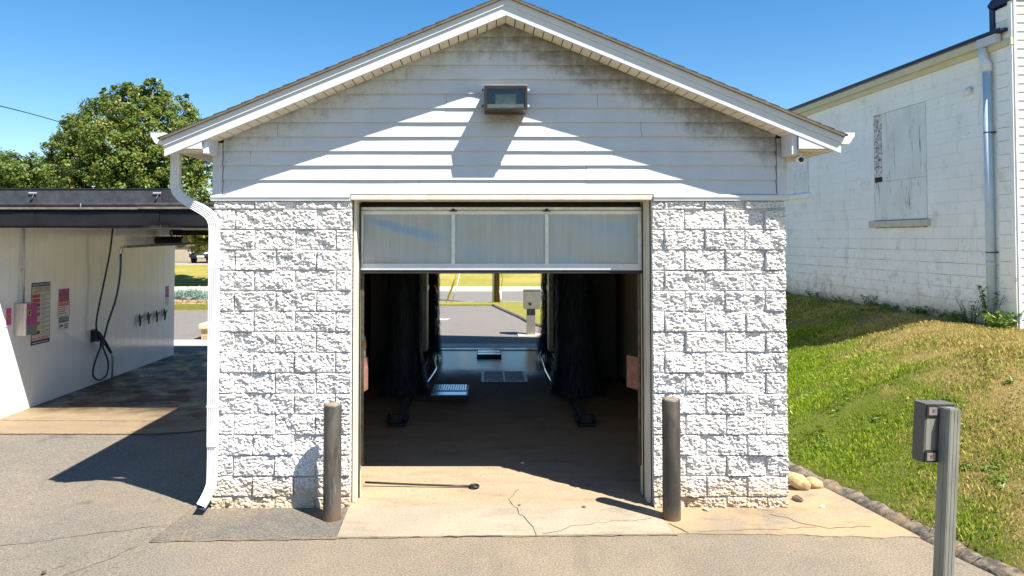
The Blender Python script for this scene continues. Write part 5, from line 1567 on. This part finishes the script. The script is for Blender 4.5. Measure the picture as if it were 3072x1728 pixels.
def tree(name, base, lobes, n, size, mat, seed, label, group=None, trunk=0.28, limb=True):
    rg = np.random.default_rng(seed)
    b = Vector(base); t = empty(name, base, label, 'tree', group)
    L = np.array([l[:3] for l in lobes]); Rr = np.array([l[3] for l in lobes]); Sz = np.array([l[4] if len(l) > 4 else 0.85 for l in lobes])
    w_ = Rr ** 2; w_ = w_ / w_.sum()
    # break every lobe into leafy tufts
    nt = max(60, n // 60)
    li = rg.choice(len(lobes), nt, p=w_); dd = rg.normal(0, 1, (nt, 3)); dd /= np.linalg.norm(dd, axis=1, keepdims=True)
    rad = Rr[li] * rg.uniform(0.55, 1.06, nt) ** 0.5
    TC = L[li] + dd * rad[:, None] * np.stack([np.ones(nt), np.ones(nt), Sz[li]], 1); TR = Rr[li] * rg.uniform(0.16, 0.34, nt)
    k = rg.choice(nt, n); d2 = rg.normal(0, 1, (n, 3)); d2 /= np.linalg.norm(d2, axis=1, keepdims=True)
    C = TC[k] + d2 * (TR[k] * rg.uniform(0.2, 1.05, n) ** 0.6)[:, None] * np.array([1, 1, 0.8])
    N_ = dd[k] * 0.7 + d2 * 0.6 + rg.normal(0, 0.45, (n, 3)) + np.array([0, 0, 0.35])
    leaves('crown', C, N_, size, mat, t, seed)
    bm = bmesh.new(); top = Vector(L.mean(0))
    tube(bm, [b, b.lerp(top, 0.4) + Vector((0.1, 0, 0)), top], [trunk, trunk * 0.75, trunk * 0.3], 10)
    if limb:
        for q in range(len(lobes)):
            tip = Vector(L[q]); st = b.lerp(top, 0.35 + 0.5 * rg.uniform())
            tube(bm, [st, st.lerp(tip, 0.5) + Vector((0, 0, 0.2)), tip], [trunk * 0.42, trunk * 0.25, trunk * 0.08], 6)
    obj('trunk', bm, M_bark, t, smooth=True)
    return t


# big maple behind the bay: centre near x=-19.5, y=33
def lob(px, py, depth, r, sz=0.85):        # helper in metres: lateral and height at a given depth from the lot's south side
    return ((px - 1460) / 2150 * depth, depth - 7.1, 2.63 + (718 - py) / 2150 * depth, r, sz)


T = [lob(395, 330, 40, 1.55), lob(330, 345, 40.5, 1.5), lob(450, 300, 40.5, 1.15), lob(355, 290, 40, 0.8, 1.2), lob(455, 268, 40.3, 0.5, 1.6), lob(452, 284, 40.3, 0.75, 1.2), lob(398, 280, 40.2, 0.6, 1.5), lob(400, 258, 40.3, 0.3, 2.0), lob(318, 296, 40.2, 0.5, 1.5),
     lob(520, 345, 40.5, 1.25), lob(560, 322, 41, 0.7, 1.2), lob(470, 400, 39, 1.7), lob(300, 420, 39, 1.6), lob(240, 400, 40, 1.2), lob(205, 450, 40, 1.15), lob(180, 470, 40.3, 0.8), lob(260, 490, 39, 1.5), lob(350, 470, 38.4, 1.9),
     lob(440, 500, 38.6, 1.8), lob(530, 470, 39, 1.6), lob(580, 420, 40, 1.3), lob(605, 500, 39.5, 1.2), lob(200, 540, 39, 1.2), lob(300, 560, 38.6, 1.6), lob(400, 580, 38.4, 1.6), lob(510, 575, 38.8, 1.6), lob(600, 590, 39.4, 1.3), lob(250, 620, 39, 1.5), lob(430, 640, 39, 1.7), lob(590, 640, 39, 1.3)]
tree('maple_tree', (-19.6, 32.6, 0.0), T, 90000, 0.088, M_leaf, 21, 'large green maple rising behind the black bay roof', trunk=0.32)
# distant wood at the left edge, trees one by one
for i, (px, py, dep, r, lab) in enumerate(((25, 512, 95, 3.3, 'distant round green tree at the far left edge'), (75, 520, 92, 3.0, 'distant green tree, second from the left edge'), (130, 530, 96, 3.2, 'distant green tree beside the large maple'), (-40, 505, 98, 3.6, 'distant dark green tree cut by the left edge'), (185, 540, 94, 3.0, 'distant green tree mostly hidden by the maple'))):
    c0 = lob(px, py, dep, r)
    lb = [c0] + [(c0[0] + rnd.uniform(-2.6, 2.6), c0[1] + rnd.uniform(-2, 2), c0[2] + rnd.uniform(-4.6, 0.6), rnd.uniform(1.4, 2.3)) for _ in range(9)]
    tree('distant_tree', (c0[0], c0[1], 0.8), lb, 13000, 0.19, M_leaf_far, 60 + i, lab, 'distant trees behind the bay', 0.4, False)
# yellow-green tree seen under the bay roof
c0 = [lob(590, 690, 40, 1.3), lob(560, 700, 40.5, 0.8), lob(625, 705, 39.5, 1.0), lob(640, 660, 40, 1.4), lob(570, 650, 41, 1.2), lob(610, 725, 39.5, 0.55)]
tree('yellow_green_tree', (-14.9, 36.0, 0.6), c0, 9000, 0.12, M_leaf_yel, 80, 'yellow-green young tree seen under the far end of the bay', trunk=0.12)

# ================================================================== FAR SIDE, SEEN THROUGH THE BAY AND THE TUNNEL
# stone planter wall with juniper
pl = empty('planter_wall', (-12.0, 21.8, -0.17), 'low tan stone planter wall seen through the bay', 'wall')
box('earth_core', -16, -8.6, 21.78, 22.3, -0.3, 0.17, M_stone, pl)
for r in range(3):
    x = -16 + (0.2 if r % 2 else 0); 
    while x < -8.7:
        wd2 = rnd.uniform(0.3, 0.55); dy = rnd.uniform(-0.02, 0.02)
        bm = bmesh.new(); bx(bm, x + 0.008, x + wd2 - 0.008, 21.66 + dy, 21.775, -0.17 + r * 0.125 + 0.005, -0.17 + (r + 1) * 0.125 - 0.004, 0.012)
        obj('stone', bm, M_stone, pl); x += wd2
ju = empty('juniper', (-12.2, 22.2, 0.18), 'low blue-green juniper on top of the stone planter', 'shrub')
rg = np.random.default_rng(5); n = 3500
C = np.stack([rg.normal(-12.05, 0.75, n), rg.normal(22.1, 0.25, n), 0.2 + np.abs(rg.normal(0, 0.13, n))], 1); C[:, 2] += 0.12 * np.exp(-((C[:, 0] + 12.0) / 0.5) ** 2)
leaves('foliage', C, rg.normal(0, 1, (n, 3)) + np.array([0, -0.4, 0.8]), 0.055, M_juniper, ju, 9, 0.25)
bm = bmesh.new()
for k in range(12): tube(bm, [(-12.1, 22.15, 0.16), (-12.1 + rnd.uniform(-0.9, 0.9), 22.1 + rnd.uniform(-0.2, 0.2), 0.28)], 0.012, 5)
obj('stem', bm, M_bark, ju)
pi_ = empty('stone_pier', (-7.7, 13.3, -0.17), 'short stone pier with pale cap behind the bay', 'pier')
for r in range(4):
    for c0_, c1_ in (((-7.98, -7.74), (-7.73, -7.40)) if r % 2 else ((-7.98, -7.64), (-7.63, -7.40))):
        bm = bmesh.new(); bx(bm, c0_, c1_ - 0.006, 13.0 + rnd.uniform(-0.01, 0.01), 13.55, -0.17 + r * 0.075, -0.17 + r * 0.075 + 0.07, 0.008); obj('stone', bm, M_stone, pi_)
bm = bmesh.new(); bx(bm, -8.03, -7.35, 12.94, 13.6, 0.132, 0.27, 0.012); obj('cap', bm, M_stonecap, pi_)
# beige building, banners, parked car
bb = empty('beige_building', (-18, 52, 0.9), 'beige stucco building beyond the upper lot', 'building')
box('wall', -34, -19.6, 50.5, 60, 0.9, 4.2, M_beige, bb); box('ledge', -34, -19.58, 50.35, 50.49, 2.15, 2.4, M_stonecap, bb); box('corner_pier', -19.57, -18.9, 50.2, 51.2, 0.9, 4.2, M_stonecap, bb); box('roof', -34.2, -18.8, 50.1, 60.2, 4.21, 4.5, M_stonecap, bb)
bm = bmesh.new(); tube(bm, [(-22.6, 50.49, 1.75), (-22.6, 50.44, 1.75)], 0.12, 12); obj('wall_vent', bm, M_black, bb)
cr_ = empty('parked_car', (-20.0, 45.2, 0.945), 'dark blue-grey parked car on the upper lot', 'car')
def car(ox, oy, oz):
    bm = bmesh.new()
    prof_ = [(-2.1, 0.35), (-2.15, 0.75), (-1.2, 0.98), (-0.5, 1.5), (1.1, 1.55), (1.9, 1.0), (2.1, 0.9), (2.1, 0.35)]
    prism(bm, [(ox - 0.85, oy + a, oz + b) for a, b in prof_], (0, 0, 0), (1.7, 0, 0)); bmesh.ops.bevel(bm, geom=bm.edges[:], offset=0.08, segments=2, affect='EDGES')
    obj('body', bm, M_carpaint, cr_, smooth=True)
    bm = bmesh.new(); prism(bm, [(ox - 0.7, oy - 1.22, oz + 1.0), (ox + 0.7, oy - 1.22, oz + 1.0), (ox + 0.62, oy - 0.56, oz + 1.5), (ox - 0.62, oy - 0.56, oz + 1.5)], (0, -0.01, 0.01), (0, 0.02, 0)); obj('windscreen', bm, M_carglass, cr_)
    for sx in (-0.78, 0.78):
        for sy in (-1.35, 1.35):
            bm = bmesh.new(); tube(bm, [(ox + sx - 0.1, oy + sy, oz + 0.33), (ox + sx + 0.1, oy + sy, oz + 0.33)], 0.33, 18); obj('wheel', bm, M_tyre, cr_)
        bm = bmesh.new(); bx(bm, ox + sx * 0.75 - 0.17, ox + sx * 0.75 + 0.17, oy - 2.17, oy - 2.05, oz + 0.66, oz + 0.8, 0.03); obj('headlight', bm, M_plastic, cr_)
    box('number_plate', ox - 0.25, ox + 0.25, oy - 2.19, oy - 2.14, oz + 0.42, oz + 0.55, M_plastic, cr_)


car(-20.0, 45.2, 0.945)
fl = empty('feather_flag', (-18.3, 41.35, 0.99), 'magenta feather flag beside the parked car', 'flag')
tubeobj('pole', [(-18.1, 41.35, 0.95), (-18.1, 41.35, 4.0)], 0.03, M_latch, fl)
bm = bmesh.new(); prism(bm, [(-18.85, 41.35, 1.1), (-18.13, 41.35, 1.1), (-18.13, 41.35, 3.9), (-18.35, 41.35, 3.2), (-18.65, 41.35, 2.1)], (0, 0, 0), (0, 0.02, 0)); obj('cloth', bm, M_banner_p, fl)
ar = empty('violet_arch', (-16.5, 33.5, 0.3), 'violet curved banner hoop behind the bay', 'banner')
bm = bmesh.new(); tube(bm, cr([(-17.2, 33.4, 2.5), (-16.9, 33.4, 2.65), (-16.65, 33.4, 2.95), (-16.55, 33.4, 3.4)], 6), 0.13, 10); obj('hoop', bm, M_banner_v, ar, smooth=True)
tubeobj('mast', [(-18.0, 33.45, 0.0), (-18.0, 33.45, 2.5), (-17.2, 33.42, 2.55)], 0.05, M_latch, ar)

# utility pole with conduit and guy wire behind the tunnel
up_ = empty('utility_pole', (0.40, 22.3, 0.05), 'brown wooden utility pole with steel conduit, seen through the tunnel', 'utility pole')
tubeobj('pole', [(0.42, 22.3, 0.0), (0.42, 22.3, 9.0)], [0.115, 0.09], M_wood, up_, 14)
tubeobj('conduit', [(0.27, 22.22, 0.0), (0.27, 22.22, 6.0)], 0.05, M_galv, up_, 10)
tubeobj('ground_guard', [(0.565, 22.25, 0.0), (0.56, 22.25, 0.55)], 0.04, M_plastic, up_, 8)
tubeobj('ground_wire', cr([(0.56, 22.25, 0.55), (0.64, 22.25, 1.0), (0.56, 22.25, 1.5), (0.5, 22.25, 2.5)], 5), 0.012, M_black, up_, 6)
gw = empty('guy_wire', (-1.6, 22.4, 0.05), 'slanted guy wire in a bright yellow guard left of the utility pole', 'guy wire')
tubeobj('wire', [(-1.66, 22.3, 0.05), (0.35, 22.3, 5.4)], 0.012, M_galv, gw, 6)
tubeobj('yellow_guard', [(-1.62, 22.27, 0.12), (-0.78, 22.27, 2.35)], 0.042, M_guyyel, gw, 8)
tubeobj('anchor_rod', [(-1.42, 22.2, 0.04), (-1.22, 22.2, 0.72), (-0.92, 22.2, 2.1)], 0.024, M_plastic, gw, 6)
# overhead service cable, upper left, and the pole it runs to
cab = empty('overhead_cable', (-16.0, 20.0, 6.0), 'thin black overhead cable running into the maple at upper left', 'cable')
tubeobj('cable', cr([(-10.4, 6.0, 5.35), (-11.4, 8.0, 5.66), (-14.394, 14.0, 6.572), (-17.025, 20.0, 7.32), (-19.0, 26.0, 7.86), (-20.3, 31.0, 8.36), (-21.6, 36.5, 8.9)], 8), 0.017, M_black, cab, 6)
tubeobj('service_mast', [(-10.4, 6.0, 3.09), (-10.4, 6.0, 5.4)], 0.03, M_galv, cab, 8)
p2 = empty('wooden_pole', (-21.7, 36.6, 0.0), 'wooden pole hidden behind the large maple', 'utility pole')
tubeobj('pole', [(-21.7, 36.6, 0.0), (-21.7, 36.6, 9.2)], [0.13, 0.1], M_wood, p2, 12)


# weeds along the foot of the right building
def weed(u, d, n, h, spread, seed, lab, leaf=0.035, mat=None):
    rg = np.random.default_rng(seed)
    p = Vector(q3(u, d, 0)); z = slope_z(p.x, p.y)
    t = empty('weed', (p.x, p.y, z), lab, 'weed', 'weeds at the foot of the block building')
    bm = bmesh.new(); C = []; N_ = []
    for k in range(max(3, n // 14)):
        a = rg.uniform(0, 6.28); rr = spread * rg.uniform(0.2, 1)
        tip = Vector((p.x + rr * math.cos(a), p.y + rr * math.sin(a), z + h * rg.uniform(0.5, 1.0)))
        st = Vector((p.x + rr * 0.3 * math.cos(a), p.y + rr * 0.3 * math.sin(a), z - 0.02))
        mid = st.lerp(tip, 0.55) + Vector((0, 0, 0.1 * h))
        tube(bm, [st, mid, tip], [0.005, 0.004, 0.002], 4)
        for q in range(14):
            f = rg.uniform(0.2, 1.0); c_ = st.lerp(mid, f * 2) if f < 0.5 else mid.lerp(tip, f * 2 - 1)
            C.append((c_.x + rg.normal(0, leaf * 0.8), c_.y + rg.normal(0, leaf * 0.8), c_.z + rg.normal(0, leaf * 0.5))); N_.append((rg.normal(0, 0.6), rg.normal(0, 0.6), 1.0))
    obj('stem', bm, M_weed, t)
    leaves('foliage', np.array(C), np.array(N_), leaf, mat or M_weed, t, seed, 0.38)


WD = [(0.02, 0.28, 420, 0.34, 0.38, 'bushy bright weed clump in front of the building corner', 0.042), (0.34, 0.16, 160, 0.75, 0.20, 'tall dark weed climbing beside the pale blue pipe', 0.04), (0.75, 0.16, 150, 0.50, 0.28, 'thin weed left of the pale blue pipe', 0.03),
      (0.62, 0.45, 160, 0.22, 0.28, 'low sunlit weed in front of the pale blue pipe', 0.034), (1.25, 0.14, 160, 0.26, 0.3, 'dark low weed below the near edge of the boarded window', 0.045), (1.7, 0.4, 90, 0.26, 0.10, 'upright sunlit weed at the edge of the shade', 0.034), (2.0, 0.12, 200, 0.24, 0.4, 'dark weed strip below the boarded window', 0.04),
      (2.8, 0.12, 180, 0.24, 0.4, 'dark weed strip left of the window middle', 0.04), (3.6, 0.10, 120, 0.42, 0.2, 'taller weed under the far window edge', 0.035), (3.2, 0.12, 150, 0.2, 0.4, 'low weed under the rotten board corner', 0.035), (4.5, 0.1, 130, 0.22, 0.4, 'low weed at the middle of the shaded wall', 0.035), (5.6, 0.1, 120, 0.3, 0.35, 'weed toward the far end of the wall', 0.035)]
for i, a in enumerate(WD): weed(a[0], a[1], a[2], a[3] * (0.9 if i < 4 else 0.62), a[4], 300 + i, a[5], a[6] * 0.8)


# leafy broad-bladed tufts breaking up the lawn
def tuft(x, y, n, h, sp, seed):
    rg = np.random.default_rng(seed); th = rg.uniform(0, 6.28, n); r = sp * np.sqrt(rg.uniform(0, 1, n))
    C = np.stack([x + r * np.cos(th), y + r * np.sin(th), np.zeros(n)], 1)
    C[:, 2] = [slope_z(a, b) for a, b in C[:, :2]]; C[:, 2] += rg.uniform(0.01, h, n)
    return C, np.stack([np.cos(th) * 0.5, np.sin(th) * 0.5, np.ones(n)], 1) + rg.normal(0, 0.3, (n, 3))


Cs, Ns = [], []
rg = np.random.default_rng(77)
while len(Cs) < 130:
    y = rg.uniform(-3.0, 6.5); x = rg.uniform(3.1, 8.0)
    if x < curb_x(y) + 0.2 or x > 7.3: continue
    c_, n_ = tuft(x, y, int(rg.uniform(18, 60)), rg.uniform(0.03, 0.08), rg.uniform(0.05, 0.2), int(rg.integers(1e6))); Cs.append(c_); Ns.append(n_)
for x, y in ((3.75, 1.3), (3.6, 1.75), (4.5, 1.9), (5.9, 1.4), (4.15, 2.4)):
    c_, n_ = tuft(x, y, 110, 0.07, 0.22, int(x * 100)); Cs.append(c_); Ns.append(n_)
gt = leaves('lawn_weeds', np.concatenate(Cs), np.concatenate(Ns), 0.024, M_weed, None, 12, 0.3)
tag(gt, 'broad-leaved weeds scattered through the lawn', 'weeds', kind='stuff')
